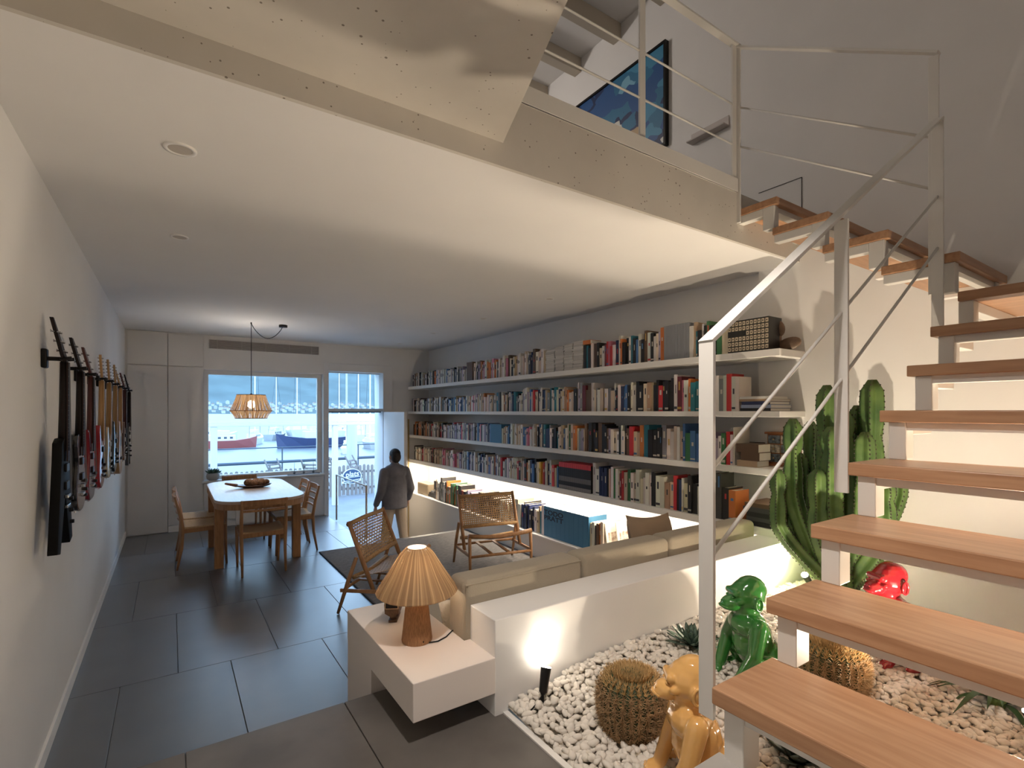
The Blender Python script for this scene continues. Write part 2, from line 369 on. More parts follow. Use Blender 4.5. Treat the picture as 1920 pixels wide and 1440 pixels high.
ROWS = {  # px range on the shelf, colours in order (repeated), thickness, height
 0: [(773, 800, 'kKwutwuwck', .030, .21), (800, 822, 'kowwbwcK', .030, .21), (822, 874, 'wswlwckwsbwk', .028, .21), (875, 886, 'uu', .06, .26), (886, 900, 'ucwKl', .03, .24), (900, 930, 'owpwow', .035, .24),
     (930, 975, 'kwtcwwcpukc', .03, .25), (975, 1021, 'wccwcwKnwu', .034, .27), (1092, 1110, 'kekww', .03, .24), (1112, 1132, 'ukcwu', .034, .24), (1132, 1152, 'mrprwo', .026, .22), (1152, 1178, 'nwokkw', .03, .25),
     (1178, 1243, 'wekbwkuwkwclowc', .028, .26), (1245, 1292, 'ssssssssssss', .028, .29), (1292, 1330, 'wtekwkgw', .03, .26), (1330, 1366, 'kgcwpw', .045, .24)],
 1: [(773, 840, 'kwukswtcKuwwcwk', .030, .21), (840, 880, 'bwnbswbwtck', .028, .21), (880, 930, 'owwpwlwcswct', .03, .23), (930, 975, 'eskwwoKckwnsn', .03, .23), (975, 1012, 'wcnwwlwbwbr', .028, .26), (1012, 1050, 'wnbtsewwew', .03, .25),
     (1050, 1075, 'cwtcowc', .032, .25), (1075, 1110, 'kkwlsmuuwc', .032, .27), (1110, 1155, 'wcswckwscwk', .03, .25), (1155, 1190, 'kwnbbkwww', .032, .27), (1190, 1224, 'kkcttlw', .045, .27), (1224, 1262, 'kkrkkkkw', .036, .28),
     (1262, 1310, 'wmpwoeescrwk', .03, .28), (1330, 1354, 'lwsk', .036, .28), (1354, 1385, 'wrwwwwr', .032, .27)],
 2: [(775, 800, 'uototk', .032, .22), (800, 838, 'ktcsurwkcw', .032, .22), (838, 872, 'lwswnlrwsl', .028, .22), (872, 920, 'bwpkwlwsnwbk', .028, .23), (920, 940, 'BBBBBBBBB', .026, .24), (940, 985, 'wctwbbnwcwwc', .03, .23), (985, 1015, 'wppwwtwkbc', .03, .24),
     (1015, 1048, 'kennswkkew', .03, .24), (1048, 1095, 'ctbwcgtcowsl', .03, .25), (1095, 1140, 'uukkkukk', .042, .27), (1140, 1165, 'lwcwkwb', .03, .25), (1165, 1205, 'wkurctowro', .032, .26), (1205, 1240, 'ekkkkkr', .042, .28), (1240, 1280, 'swwcwccwo', .032, .27),
     (1280, 1312, 'bgbbwcw', .034, .28), (1330, 1352, 'llwcg', .03, .24), (1352, 1375, 'grwwc', .03, .26)],
 3: [(776, 820, 'kwtcuccwuckr', .032, .22), (820, 860, 'tucwcprptcp', .032, .23), (860, 900, 'nlwckwnwblws', .03, .24), (900, 935, 'nwkwcwblwcso', .03, .24), (935, 975, 'wrkwswlwcwcw', .03, .24), (975, 1010, 'cwkocbnbks', .03, .25), (1010, 1046, 'yorkwnwcrcgb', .03, .26),
     (1048, 1108, 'RRRRRRRRRRRRRR', .032, .28), (1110, 1122, 'wwc', .04, .30), (1122, 1142, 'nnnnkcw', .028, .26), (1142, 1192, 'pwgwcmrcgwcn', .03, .28), (1192, 1245, 'wcwwwkwwwcwc', .034, .28), (1245, 1280, 'tcrknwsu', .034, .28), (1280, 1312, 'ckkwcwc', .04, .28),
     (1335, 1352, 'kKct', .042, .32), (1352, 1378, 'kokok', .045, .29)],
 4: [(812, 836, 'KcwwsKsw', .05, .33), (836, 856, 'ogogog', .045, .30), (856, 872, 'mkmkmo', .04, .29), (872, 897, 'slslslsl', .045, .28), (897, 936, 'KkKkKkKkKkKk', .045, .27), (936, 975, 'wcwwsw', .05, .30), (976, 1000, 'nknknknnk', .036, .30), (1000, 1020, 'wwctew', .036, .31), (1020, 1104, 'BBBBBBBBBBBB', .072, .33), (1104, 1114, 'cwc', .03, .31), (1114, 1122, 'kuk', .03, .30), (1122, 1130, 'oc', .03, .30)]}
ZROW = [2.085, 1.654, 1.25, .83, .265]
RN = ['top shelf', 'second shelf', 'third shelf', 'fourth shelf', 'low cabinet']
books = []
def ypx(px): return onX(px, 772, XF)[1]
rb = random.Random(11)
for r, segs in ROWS.items():
    for (p0, p1, pal, th, ht) in segs:
        y = ypx(p0); ye = ypx(p1); i = 0
        uniform = len(set(pal)) <= 1
        while y > ye + .008:
            ch = pal[i % len(pal)]; i += 1
            t = th if uniform else th * rb.uniform(.62, 1.45)
            if ye - .02 < y - t < ye + .012 or y - t < ye: t = y - ye
            hh = ht if uniform else min(ht * rb.uniform(.78, 1.1), .36)
            dp = rb.uniform(.15, .20) if r < 4 else .24
            if uniform: dp = .18 if r < 4 else .25
            inset = 0 if uniform else rb.uniform(0, .02)
            books.append(dict(r=r, y=y, t=t - .0012, h=hh, d=dp, x=XF + inset, ch=ch, uni=uniform))
            y -= t
def bscale(b):  # apparent size, to choose the largest ones
    w = b['x'] * SN + (b['y']) * CS
    return b['t'] * b['h'] / (w * w) * (b['x'] * 1.0 / math.hypot(b['x'], b['y']))
order = sorted(books, key=bscale, reverse=True)
big = set(id(b) for b in order[:292])
bookm = M('book_cover', (.5, .5, .5), .5, objcol=True, bump=.02, bs=40)
pagem = M('book_pages', (.70, .62, .50), .9, bump=.3, bs=150, stretch=(1, 12, 1))
bandm = M('book_band', (.5, .5, .5), .5, objcol=True)
def jit(c, a=.18): 
    k = rb.uniform(1 - a, 1 + a); return tuple(min(1, max(.008, x * k * rb.uniform(.93, 1.07))) for x in c)
def ordn(n): return f"{n}{'th' if 10 <= n % 100 <= 20 else {1: 'st', 2: 'nd', 3: 'rd'}.get(n % 10, 'th')}"
from collections import Counter
cnt = Counter(); percol = {}
stuffv, stufff, stuffc = [], [], []
for b in sorted(books, key=lambda q: (q['r'], q['y'])):
    cnt[b['r']] += 1; b['n'] = cnt[b['r']]
for b in sorted(books, key=lambda q: (q['r'], q['y'])):
    ch = 'k' if b['ch'] == 'R' else b['ch']
    colr = PALS[ch] if b['uni'] else jit(PALS[ch]); z = ZROW[b['r']]; y1 = b['y']; y0 = y1 - b['t']; x0 = b['x']; x1 = x0 + b['d']; hh = b['h']
    if id(b) in big:
        t, d = b['t'], b['d']; e = .0025
        mb = MB().box(0, 0, 0, e, t, hh).box(e, 0, 0, d, e, hh).box(e, t - e, 0, d, t, hh)
        o = mb.build('book', bookm); o.location = (x0, y0, z); o.color = colr + (1,)
        size = ('tall ' if hh > .265 else 'short ' if hh < .2 else '') + ('thick' if t > .042 else 'slim' if t < .024 else 'medium')
        cname = 'black red-topped' if b['ch'] == 'R' else CN[ch]
        tag(o, f"{size} {cname} book, {ordn(b['n'])} from the stair end of the {RN[b['r']]}", 'book', 'books on the ' + RN[b['r']])
        pg = MB().box(e, e, .002, d - .004, t - e, hh - .004).build('page_block', pagem, o)
        if b['ch'] == 'R':
            q = MB().box(-.0008, .0003, hh * .82, .0005, t - .0003, hh + .0005).box(0, 0, hh * .97, d, t, hh + .001).build('title_band', bandm, o); q.color = (.62, .05, .06, 1)
            q = MB().box(-.0008, .0003, hh * .30, .0005, t - .0003, hh * .48).build('title_band', bandm, o); q.color = (.16, .15, .15, 1)
            q = MB().box(-.0008, .0003, .004, .0005, t - .0003, hh * .14).build('title_band', bandm, o); q.color = (.25, .23, .22, 1)
        elif not b['uni'] and rb.random() < .6:
            lum = sum(colr) / 3; bc = (.05, .05, .06) if lum > .3 else (.6, .56, .48)
            if rb.random() < .25: bc = rb.choice([(.5, .05, .05), (.08, .2, .4), (.6, .4, .1)])
            za = hh * rb.uniform(.45, .7); zb = za + hh * rb.uniform(.08, .25)
            w0, w1 = t * rb.uniform(.25, .4), t * rb.uniform(.55, .75)
            q = MB().box(-.0006, w0, za, .0005, w1, zb).build('title_band', bandm, o); q.color = bc + (1,)
            if rb.random() < .5:
                q = MB().box(-.0006, .002, hh * .06, .0005, t - .002, hh * rb.uniform(.10, .15)).build('title_band', bandm, o); q.color = bc + (1,)
    else:
        def addb(xa, ya, za, xb, yb, zb, c, top=None):
            o0 = len(stuffv); m_ = MB().box(xa, ya, za, xb, yb, zb); stuffv.extend(m_.v)
            for k, f in enumerate(m_.f): stufff.append(tuple(i + o0 for i in f)); stuffc.append(top if (top and k == 1) else c)
        if b['ch'] == 'R':
            addb(x0, y0, z, x1, y1, z + hh * .8, colr); addb(x0, y0, z + hh * .8, x1, y1, z + hh, (.62, .05, .06))
        else:
            addb(x0, y0, z, x1, y1, z + hh, colr, (.5, .43, .34) if rb.random() < .6 else None)
            if not b['uni'] and rb.random() < .7:
                lum = sum(colr) / 3; bc = (.05, .05, .06) if lum > .3 else (.55, .5, .42)
                za = z + hh * rb.uniform(.4, .65); addb(x0 - .0006, y0 + b['t'] * .2, za, x0, y1 - b['t'] * .2, za + hh * rb.uniform(.1, .25), bc)
me = bpy.data.meshes.new('distant_books'); me.from_pydata(stuffv, [], stufff); at = me.color_attributes.new('tint', 'FLOAT_COLOR', 'CORNER')
li = 0
for p, c in zip(me.polygons, stuffc):
    for k in p.loop_indices: at.data[k].color = c + (1,)
attm = M('book_rows', (.5, .5, .5), .55); an = attm.node_tree.nodes.new('ShaderNodeAttribute'); an.attribute_name = 'tint'
attm.node_tree.links.new(an.outputs['Color'], attm.node_tree.nodes['Principled BSDF'].inputs['Base Color']); me.materials.append(attm)
tag(mobj('book_rows', me), 'rows of small upright books towards the window wall', 'books', kind='stuff')
# ------------------------------------------------------------------ other things on the shelves
def lying_book(name, x0, y0, z, dx, dy, t, col, label, group=None, rz=0):
    e = .0025
    mb = MB().box(0, 0, 0, dx, dy, e).box(0, 0, t - e, dx, dy, t).box(0, dy - e, 0, dx, dy, t) if False else MB().box(0, 0, 0, dx, dy, e).box(0, 0, t - e, dx, dy, t).box(0, 0, e, e, dy, t - e)
    o = mb.build(name, bookm); o.location = (x0, y0, z); o.color = tuple(col) + (1,); o.rotation_euler = (0, 0, rz)
    MB().box(e, .004, e, dx - .004, dy - .004, t - e).build('page_block', M('white_pages', (.78, .74, .68), .9, bump=.3, bs=120, stretch=(1, 1, 12)), o)
    tag(o, label, 'book', group); return o
# four piles of pale magazines on the top shelf
y = ypx(1022)
for pi_, px1 in enumerate((1039, 1056, 1073, 1092)):
    ye = ypx(px1); z = 2.085; k = 0; hgt = (.245, .26, .275, .285)[pi_]
    while z < 2.085 + hgt:
        t = rb.uniform(.008, .014)
        o = MB().box(0, 0, 0, .21, y - ye - .012, t).build('magazine', M('magazine_paper', (.66, .62, .56), .7, objcol=True)); o.location = (XF + rb.uniform(0, .012), ye + rb.uniform(0, .01), z)
        v = rb.uniform(.5, .72); o.color = (v, v * .96, v * .9, 1)
        k += 1
        tag(o, f'thin pale magazine, {ordn(k)} up in the {["first", "second", "third", "fourth"][pi_]} pile from the window, top shelf', 'magazine', f'magazines in the {["first", "second", "third", "fourth"][pi_]} pile of the top shelf')
        z += t
    y = ye
lying_book('book', XF, ypx(1107), 2.085 + .245, .15, ypx(1093) - ypx(1107), .04, PALS['o'], 'orange-tan book lying flat on dark upright books, top shelf')
# patterned bound set at the stair end of the top shelf
bindm = M('bound_leather', (.02, .018, .016), .45); bgold = M('binding_tooling', (.60, .50, .36), .5)
ya = ypx(1366); n_ = 11; yb = ypx(1443) ; tt = (ya - yb) / n_
for k in range(n_):
    o = MB().box(0, 0, 0, .003, tt - .001, .235).box(.003, 0, 0, .17, .003, .235).box(.003, tt - .004, 0, .17, tt - .001, .235).build('bound_volume', bindm); o.location = (XF - .01, ya - (k + 1) * tt, 2.085)
    MB().box(.003, .003, .003, .165, tt - .004, .231).build('page_block', pagem, o)
    for q in range(6):
        if q in (3,) and k < 5: continue
        z = .012 + q * .037
        MB().box(-.0012, tt * .12, z, .0005, tt * .85, z + .028).build('tooling', bgold, o)
        MB().box(-.002, tt * .35, z + .009, .0005, tt * .62, z + .019).build('boss', bindm, o)
    tag(o, f'black gold-tooled volume, {ordn(n_ - k)} of the matching set from the stair end, top shelf', 'book', 'bound set on the top shelf')
# wooden twin-blade ornament
pw = M('carved_wood', (.20, .13, .085), .5, bump=.2, bs=30, var=.25, vsc=20)
c0 = onX(1468, 642, 3.62)
orn = thing('propeller_ornament', 'brown carved twin-blade wooden ornament at the shelf end', 'ornament', (3.62, c0[1], 2.085))
MB().ell((0, .03, .165), (.022, .042, .062), rot=Matrix.Rotation(-.35, 3, 'X')).build('blade', pw, orn, smooth=True)
MB().ell((0, -.045, .045), (.022, .085, .045), rot=Matrix.Rotation(-.15, 3, 'X')).build('blade', pw, orn, smooth=True)
MB().cap((0, .035, .02), (0, .03, .10), .022, .02).build('hub', pw, orn, smooth=True)
# stacks of large books at the stair end
def stack(cols, px_near, px_far, z, x0, dx, label, grp, tlist):
    y0 = ypx(px_near); dy = ypx(px_far) - y0
    for k, (cc, t) in enumerate(zip(cols, tlist)):
        j = rb.uniform(-.008, .008)
        lying_book('book', x0 + abs(j), y0 + rb.uniform(0, .02), z, dx - rb.uniform(0, .03), dy - rb.uniform(0, .03), t, cc, label.format(CN_[k]), grp); z += t
CN_ = ['black, lowest', 'blue and white', 'navy', 'brown', 'white, topmost']
stack([PALS['k'], (.35, .42, .6), PALS['n'], PALS['t'], PALS['w']], 1446, 1386, 1.654, XF + .0, .29, '{} large book in the flat stack on the second shelf', 'flat stack on the second shelf', [.022, .024, .024, .018, .018])
CN_ = ['black, lowest', 'charcoal, second', 'dark, third', 'grey, fourth', 'brown-topped, uppermost']
stack([PALS['k'], PALS['K'], PALS['k'], PALS['K'], PALS['u']], 1448, 1394, .83, XF + .0, .30, '{} large book in the flat stack on the fourth shelf', 'flat stack on the fourth shelf', [.034, .03, .034, .034, .03])
CN_ = ['tan, lowest', 'dark leather, middle', 'dark leather, upper']
stack([PALS['t'], PALS['u'], PALS['u']], 1424, 1382, 1.25, XF, .19, '{} old volume lying on the third shelf', 'old volumes lying on the third shelf', [.045, .06, .06])
# framed photo + mini drawer chest
o = MB().box(0, 0, 0, .015, .12, .17).build('photo_frame', M('frame_black', (.03, .03, .03), .4), bevel=.003); o.location = (3.68, ypx(1404), 1.25); tag(o, 'small dark framed print leaning behind old volumes', 'picture frame')
MB().box(-.001, .015, .02, .001, .105, .15).build('print', M('print_paper', (.45, .42, .38), .6, var=.5, vsc=25), o)
ch = thing('drawer_chest', 'small wooden chest of six tiled drawers beside the cactus', 'drawer chest', (3.75, 1.97, 1.25))
chw = M('chest_wood', (.33, .12, .045), .5, var=.2, vsc=12, stretch=(1, 1, 6))
MB().box(-.06, -.10, 0, .045, .10, .235).build('body', chw, ch, bevel=.003)
MB().box(-.075, -.115, .235, .048, .115, .25).build('top', chw, ch, bevel=.003)
MB().box(-.07, -.108, 0, .046, .108, .02).build('base', chw, ch, bevel=.003)
for i in range(3):
    for j in range(2):
        d = MB().box(-.068, -.092 + j * .095, .03 + i * .068, -.058, -.005 + j * .095, .09 + i * .068).build('drawer', M('drawer_tile_a', (.16, .19, .22), .3, var=.7, vsc=40) if (i + j) % 2 else M('drawer_tile_b', (.55, .5, .42), .3, var=.6, vsc=40), ch, bevel=.002)
        MB().ell((-.072, -.048 + j * .095, .06 + i * .068), (.006, .006, .006), 8, 5).build('knob', gold, d, smooth=True)
# on the low cabinet: beige box, black boxes, cable clip, two comics leaning face out
bx = onX(792, 925, 3.50)
rbx = thing('radio_box', 'beige wooden box at the window end of the low cabinet', 'box', (3.50, bx[1], .265))
MB().box(0, -.22, 0, .16, .2, .19).build('case', M('box_wood', (.42, .33, .22), .5, var=.1), rbx, bevel=.01)
MB().box(-.004, -.2, .02, .004, .18, .17).build('front', M('box_front', (.30, .23, .15), .6), rbx)
bb = thing('media_box', 'flat black media box on the low cabinet', 'box', (3.50, ypx(806), .265))
MB().box(0, -.12, 0, .18, .12, .035).build('case', black, bb, bevel=.004); MB().box(.01, -.11, .035, .17, .11, .07).build('deck', black, bb, bevel=.004)
MB().box(.02, -.10, .07, .16, .06, .10).build('module', M('module_grey', (.25, .25, .25), .5), bb, bevel=.004)
prm = M('comic_print', (.74, .68, .58), .5, col2=(.25, .13, .09), vsc=22)
for (nm, px, ln, dz, lab) in (('comic', 1137, .09, .30, 'cream comic with black and red cover leaning face out, front'), ('comic', 1150, .05, .32, 'cream comic leaning face out behind another')):
    yy = ypx(px); o = thing(nm, lab, 'comic', (XF + (.02 if ln > .06 else .08), yy, .265), 0); o.rotation_euler = (math.radians(-9), 0, math.radians(0))
    MB().box(0, -.006, 0, .23, .006, dz).build('cover', M('comic_paper', (.74, .68, .58), .5), o)
    MB().box(.03, -.0072, .05, .2, -.0058, dz - .09).build('print', prm, o)
# lettering across the blue comic set
ink = M('spine_ink', (.012, .02, .04), .6)
yc = (ypx(1024) + ypx(1052)) / 2
tset = thing('spine_lettering', 'black title lettering across the blue comic volumes', 'lettering', (XF - .0015, yc, .265))
for s, z in (('TODO', .265), ('PRATT', .205)):
    t = mobj('title', textmesh(s, .072, ink, .0006), tset); t.rotation_euler = (PI / 2, 0, -PI / 2); t.location = (0, 0, z); t.scale = (1.55, 1, 1)

# ================================================================== STAIRCASE
RZ, RX = .185, .264
tz = lambda k: 1.655 + RZ * (k - 5)
tx = lambda k: 1.198 + RX * (k - 1)
YL, YR = .825, -.12
stair = thing('staircase', 'open white steel staircase with oak treads', 'staircase', (1.2, .4, SF))
TT = .045
graym = M('stair_plinth', (.42, .40, .375), .6)
for k in (-1, 0):
    MB().box(tx(k), YR, SF - .03, tx(k + 1) + .035, YL, tz(k)).build('plinth_step', graym, stair, world=True, bevel=.003)
for k in range(1, 8):
    MB().box(tx(k), YR, tz(k) - TT, tx(k) + RX + .035, YL, tz(k)).build('tread', oak, stair, world=True, bevel=.004)
MB().box(tx(8) - .0, YR, tz(8) - TT, XR - .001, .80, tz(8)).build('landing', oak, stair, world=True, bevel=.004)
UY = [.785, 1.068, 1.352, 1.64]; UZ = [tz(9), tz(10), tz(11), tz(12)]
for y, z in zip(UY, UZ):
    MB().box(3.026, y, z - TT, XR - .001, min(y + .315, YB - .021), z).build('tread', oakx, stair, world=True, bevel=.004)
def zig_lower(yc, w=.055):
    m = MB(); v = .075
    for k in range(1, 8):
        x = tx(k) + .022
        m.box(x, yc - w / 2, tz(k - 1) if k > 1 else tz(0) - .02, x + v, yc + w / 2, tz(k) - TT)
        m.box(x + v, yc - w / 2 + .0005, tz(k) - TT - .048, x + RX + .002, yc + w / 2 - .0005, tz(k) - TT - .0005)
    x = tx(8) + .022
    m.box(x, yc - w / 2, tz(7), x + v, yc + w / 2, tz(8) - TT)
    m.box(x + v, yc - w / 2 + .0005, tz(8) - TT - .048, XR, yc + w / 2 - .0005, tz(8) - TT - .0005)
    return m
zig_lower(.775).build('stringer', steel, stair, world=True, bevel=.003)
zig_lower(-.05).build('stringer', steel, stair, world=True, bevel=.003)
def zig_upper(xc, w=.055):
    m = MB(); v = .07
    for i, (y, z) in enumerate(zip(UY, UZ)):
        zb = UZ[i - 1] if i else tz(8)
        m.box(xc - w / 2, y + .02, zb - (.0 if i == 0 else 0), xc + w / 2, y + .02 + v, z - TT)
        m.box(xc - w / 2 + .0005, y + .02 + v, z - TT - .048, xc + w / 2 - .0005, min(y + .307, YB - .02), z - TT - .0005)
    return m
zig_upper(3.06).build('stringer', steel, stair, world=True, bevel=.003)
zig_upper(3.72).build('stringer', steel, stair, world=True, bevel=.003)
# cross flats under treads
for k in range(1, 8): MB().box(tx(k) + .03, -.05, tz(k) - TT - .03, tx(k) + .09, .775, tz(k) - TT + .001).build('tread_support', steel, stair, world=True)
for y, z in zip(UY, UZ): MB().box(3.06, y + .03, z - TT - .03, 3.72, y + .09, z - TT + .001).build('tread_support', steel, stair, world=True)
# railing of the lower flight (flat-bar posts, sloping flat handrail, two rods)
rail = thing('stair_railing', 'white flat-bar railing climbing the lower flight', 'railing', (1.165, .82, .85))
yp0, yp1 = .826, .871
pA, pB, pC = onX(1325, 1335, 1.165), onX(1580, 905, 1.965), onX(1761, 612, 2.93)
tA, tB, tC = onX(1325, 642, 1.213)[2], onX(1578, 413, 2.0)[2], onX(1760, 222, 2.96)[2]
RAILX = [(1.213, .82, tA), (2.0, 1.36, tB), (2.96, 2.0, tC)]
for x, z0, z1 in RAILX:
    MB().box(x - .006, yp0, z0, x + .006, yp1, z1).build('post', steel, rail, world=True, bevel=.001)
MB().bar((1.207, .8485, tA), (2.966, .8485, tC), .045, .012).build('handrail', steel, rail, world=True, bevel=.001)
for dz in (.36, .60):
    MB().tube([(1.213, .8485, tA - dz), (2.96, .8485, tC - dz)], .006, 8).build('rod', steel, rail, world=True, smooth=True)
# gallery railing (level) and upper-flight railing (sloping)
gr = thing('gallery_railing', 'white steel railing along the gallery edge', 'railing', (2.1, YB, 3.06))
MB().box(-.4, YB - .03, 3.055, 3.008, YB + .02, 3.062).box(-.4, YB - .032, 3.055, 3.008, YB - .022, 3.14).build('base_flat', steel, gr, world=True, bevel=.001)
for x in (.35, 1.24, 2.13, 2.985):
    MB().box(x - .022, YB - .022, 3.06, x + .022, YB - .01, 4.0).build('post', steel, gr, world=True, bevel=.001)
MB().box(-.4, YB - .04, 3.99, 3.008, YB + .005, 4.002).build('handrail', steel, gr, world=True, bevel=.001)
for z in (3.355, 3.61): MB().tube([(-.4, YB - .016, z), (3.0, YB - .016, z)], .006, 8).build('rod', steel, gr, world=True, smooth=True)
ur = thing('upper_flight_railing', 'white steel railing sloping up beside the upper flight', 'railing', (3.03, 1.4, 2.9))
MB().box(3.012, 1.868, 2.86, 3.024, 1.906, 4.0).build('post', steel, ur, world=True, bevel=.001)
MB().box(3.012, .86, tz(8), 3.024, .90, 3.345).build('post', steel, ur, world=True, bevel=.001)
MB().bar((3.018, 1.906, 4.0), (3.018, .86, 3.35), .04, .012).build('handrail', steel, ur, world=True, bevel=.001)
for a, b in ((3.60, 2.955), (3.35, 2.71)): MB().tube([(3.018, 1.88, a), (3.018, .88, b)], .006, 8).build('rod', steel, ur, world=True, smooth=True)
# wood strip at the gallery edge where the flight lands
# ================================================================== GALLERY DETAILS
def painting(name, label, y0, y1, z0, z1, seed):
    m = bpy.data.materials.new('abstract_paint'); m.use_nodes = True; n = m.node_tree.nodes; L = m.node_tree.links; b = n['Principled BSDF']; b.inputs['Roughness'].default_value = .45
    t = n.new('ShaderNodeTexCoord'); mp = n.new('ShaderNodeMapping'); mp.inputs['Location'].default_value = (seed, seed, 0); mp.inputs['Scale'].default_value = (1, 2.2, 2.6); mp.inputs['Rotation'].default_value = (.35, 0, 0)
    L.new(t.outputs['Object'], mp.inputs[0])
    nz = n.new('ShaderNodeTexNoise'); nz.inputs['Scale'].default_value = 2.0; L.new(mp.outputs[0], nz.inputs['Vector'])
    mv = n.new('ShaderNodeMixRGB'); mv.inputs[0].default_value = .2; L.new(mp.outputs[0], mv.inputs[1]); L.new(nz.outputs['Color'], mv.inputs[2])
    v = n.new('ShaderNodeTexVoronoi'); v.distance = 'CHEBYCHEV'; v.inputs['Scale'].default_value = 3.4; L.new(mv.outputs[0], v.inputs['Vector'])
    sp = n.new('ShaderNodeSeparateColor'); L.new(v.outputs['Color'], sp.inputs[0])
    cr = n.new('ShaderNodeValToRGB'); cr.color_ramp.interpolation = 'CONSTANT'
    cols = [(0, (.012, .03, .10)), (.2, (.02, .09, .26)), (.42, (.03, .16, .30)), (.58, (.06, .25, .42)), (.72, (.18, .40, .55)), (.84, (.60, .62, .58)), (.93, (.45, .33, .20))]
    while len(cr.color_ramp.elements) < len(cols): cr.color_ramp.elements.new(.5)
    for e, (p, c) in zip(cr.color_ramp.elements, cols): e.position = p; e.color = c + (1,)
    L.new(sp.outputs[0], cr.inputs[0]); L.new(cr.outputs[0], b.inputs['Base Color'])
    o = thing(name, label, 'painting', (XR, (y0 + y1) / 2, z0))
    x = XR; f = .022; fr = MB().box(x - .05, y0, z0, x, y0 + f, z1).box(x - .05, y1 - f, z0, x, y1, z1).box(x - .05, y0 + f, z0, x, y1 - f, z0 + f).box(x - .05, y0 + f, z1 - f, x, y1 - f, z1)
    fr.build('frame', black, o, world=True)
    MB().box(x - .035, y0 + f, z0 + f, x, y1 - f, z1 - f).build('canvas', m, o, world=True)
painting('framed_painting', 'large framed abstract painting of blue blocks on gallery wall', 3.06, 4.30, 4.10, 5.06, 3.1)
painting('framed_painting', 'small blue framed painting beyond the large abstract one', 4.52, 5.3, 3.72, 4.36, 9.4)
led_ = thing('small_ledge', 'small pale wall ledge beside the large painting', 'ledge', (3.76, 2.63, 3.985))
MB().box(3.72, 2.45, 3.99, 3.80, 2.81, 4.0).build('shelf', M('ledge_paint', (.48, .44, .42), .6), led_, world=True)
MB().box(3.79, 2.45, 4.0, 3.80, 2.81, 4.08).build('back', M('ledge_back', (.56, .52, .50), .6), led_, world=True)
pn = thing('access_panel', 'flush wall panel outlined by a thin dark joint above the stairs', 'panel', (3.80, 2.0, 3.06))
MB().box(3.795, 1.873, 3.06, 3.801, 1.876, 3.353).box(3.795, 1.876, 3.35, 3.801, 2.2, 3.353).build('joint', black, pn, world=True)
o = tag(MB().box(1.2, 2.6, 3.55, 2.0, 2.9, 3.575).build('console_top', black), 'dark slab edge of a console behind the gallery railing', 'console')
MB().box(1.22, 2.62, 3.06, 1.26, 2.88, 3.55).build('leg', black, o); MB().box(1.94, 2.62, 3.06, 1.98, 2.88, 3.55).build('leg', black, o)
# ceiling downlight fittings
def downl(x, y, z, lab, r=.045):
    t = thing('downlight', lab, 'downlight', (x, y, z), 0, 'recessed ceiling downlights')
    MB().lathe([(r * .72, -.001), (r * .75, -.006), (r, -.006), (r, .002)], n=28, cap=False).build('trim_ring', whitem, t, smooth=True)
    MB().lathe([(r * .75, -.0035), (0.001, -.0035)], n=28, cap=False).build('lens', M('downlight_lens', (.55, .5, .44), .3), t)
for (x, y), w_ in zip(DOWN, ('nearest the stairs', 'second from the stairs', 'second from the window wall', 'nearest the window wall')): downl(x, y, ZC, 'small round recessed downlight over the bookshelves, ' + w_)
downl(.75, .75, 2.845, 'round recessed downlight in the concrete soffit over the platform'); downl(.033, 2.51, ZC, 'larger round white recessed downlight beside the concrete beam', .06); downl(.045, 3.775, ZC, 'round white recessed downlight above the second guitar', .05)

glob = M('globe_glass', (1, .90, .78), .4, emit=4)
def globe(x, y, z, lab):
    t = thing('added_pendant', lab, 'lamp', (x, y, z)); MB().tube([(0, 0, .10), (0, 0, 5.6 - z)], .004, 6).build('cable', black, t); MB().lathe([(.02, .09), (.03, .12), (.012, .15)], n=16).build('cap', black, t)
    MB().lathe([(.03, .125), (.055, .105), (.075, .085)], n=16, cap=False).build('gallery_ring', gold, t, smooth=True)
globe(1.2, 5.0, 4.9, 'added black-capped pendant fitting over the gallery, unseen')  # fitting added to carry the unseen gallery lamp, hidden behind the slab

# ================================================================== BENCH, SOFA, LAMP
be = thing('bench', 'cantilevered pale lacquer bench block at the end of the sofa', 'bench', (.94, 2.4, 0))
MB().prism([(.755, 1.785), (1.12, 1.785), (1.12, 2.0), (1.09, 2.0), (1.09, 2.64), (.755, 2.64)], lambda x, y: (x, y, .478), lambda x, y: (x, y, .627)).build('slab', benchm, be, world=True, bevel=.003)
MB().box(.757, 2.27, 0, 1.088, 2.638, .48).build('base', benchm, be, world=True)
sofa = thing('sofa', 'low built-in sofa with greige back cushions against the parapet', 'sofa', (2.3, 2.4, 0))
fab = M('greige_fabric', (.36, .31, .235), .9, bump=.25, bs=220, var=.06, vsc=3, sheen=.2)
MB().box(1.125, 2.001, 0, 3.42, 2.95, .24).build('plinth', benchm, sofa, world=True)
def cushion(x0, y0, z0, x1, y1, z1, nm, r=.035):
    o = MB().box(x0, y0, z0, x1, y1, z1).build(nm, fab, sofa, world=True, smooth=False, bevel=r, seg=4); 
    for p in o.data.polygons: p.use_smooth = True
    pp = .006; e = MB()
    return o
for x0, x1 in ((1.092, 1.80), (1.806, 2.50), (2.506, 3.42)):
    cushion(x0, 2.001, .40, x1, 2.17, .885, 'back_cushion')
    cushion(max(x0, 1.13), 2.165, .235, x1, 2.98, .43, 'seat_cushion')
for x in (1.052,):
    MB().tube([(1.10, 2.004, .66), (1.10, 2.004, .868), (1.79, 2.004, .868)], .004, 6).build('piping', fab, sofa, world=True)
pcol = M('taupe_linen', (.34, .25, .175), .95, bump=.3, bs=200)
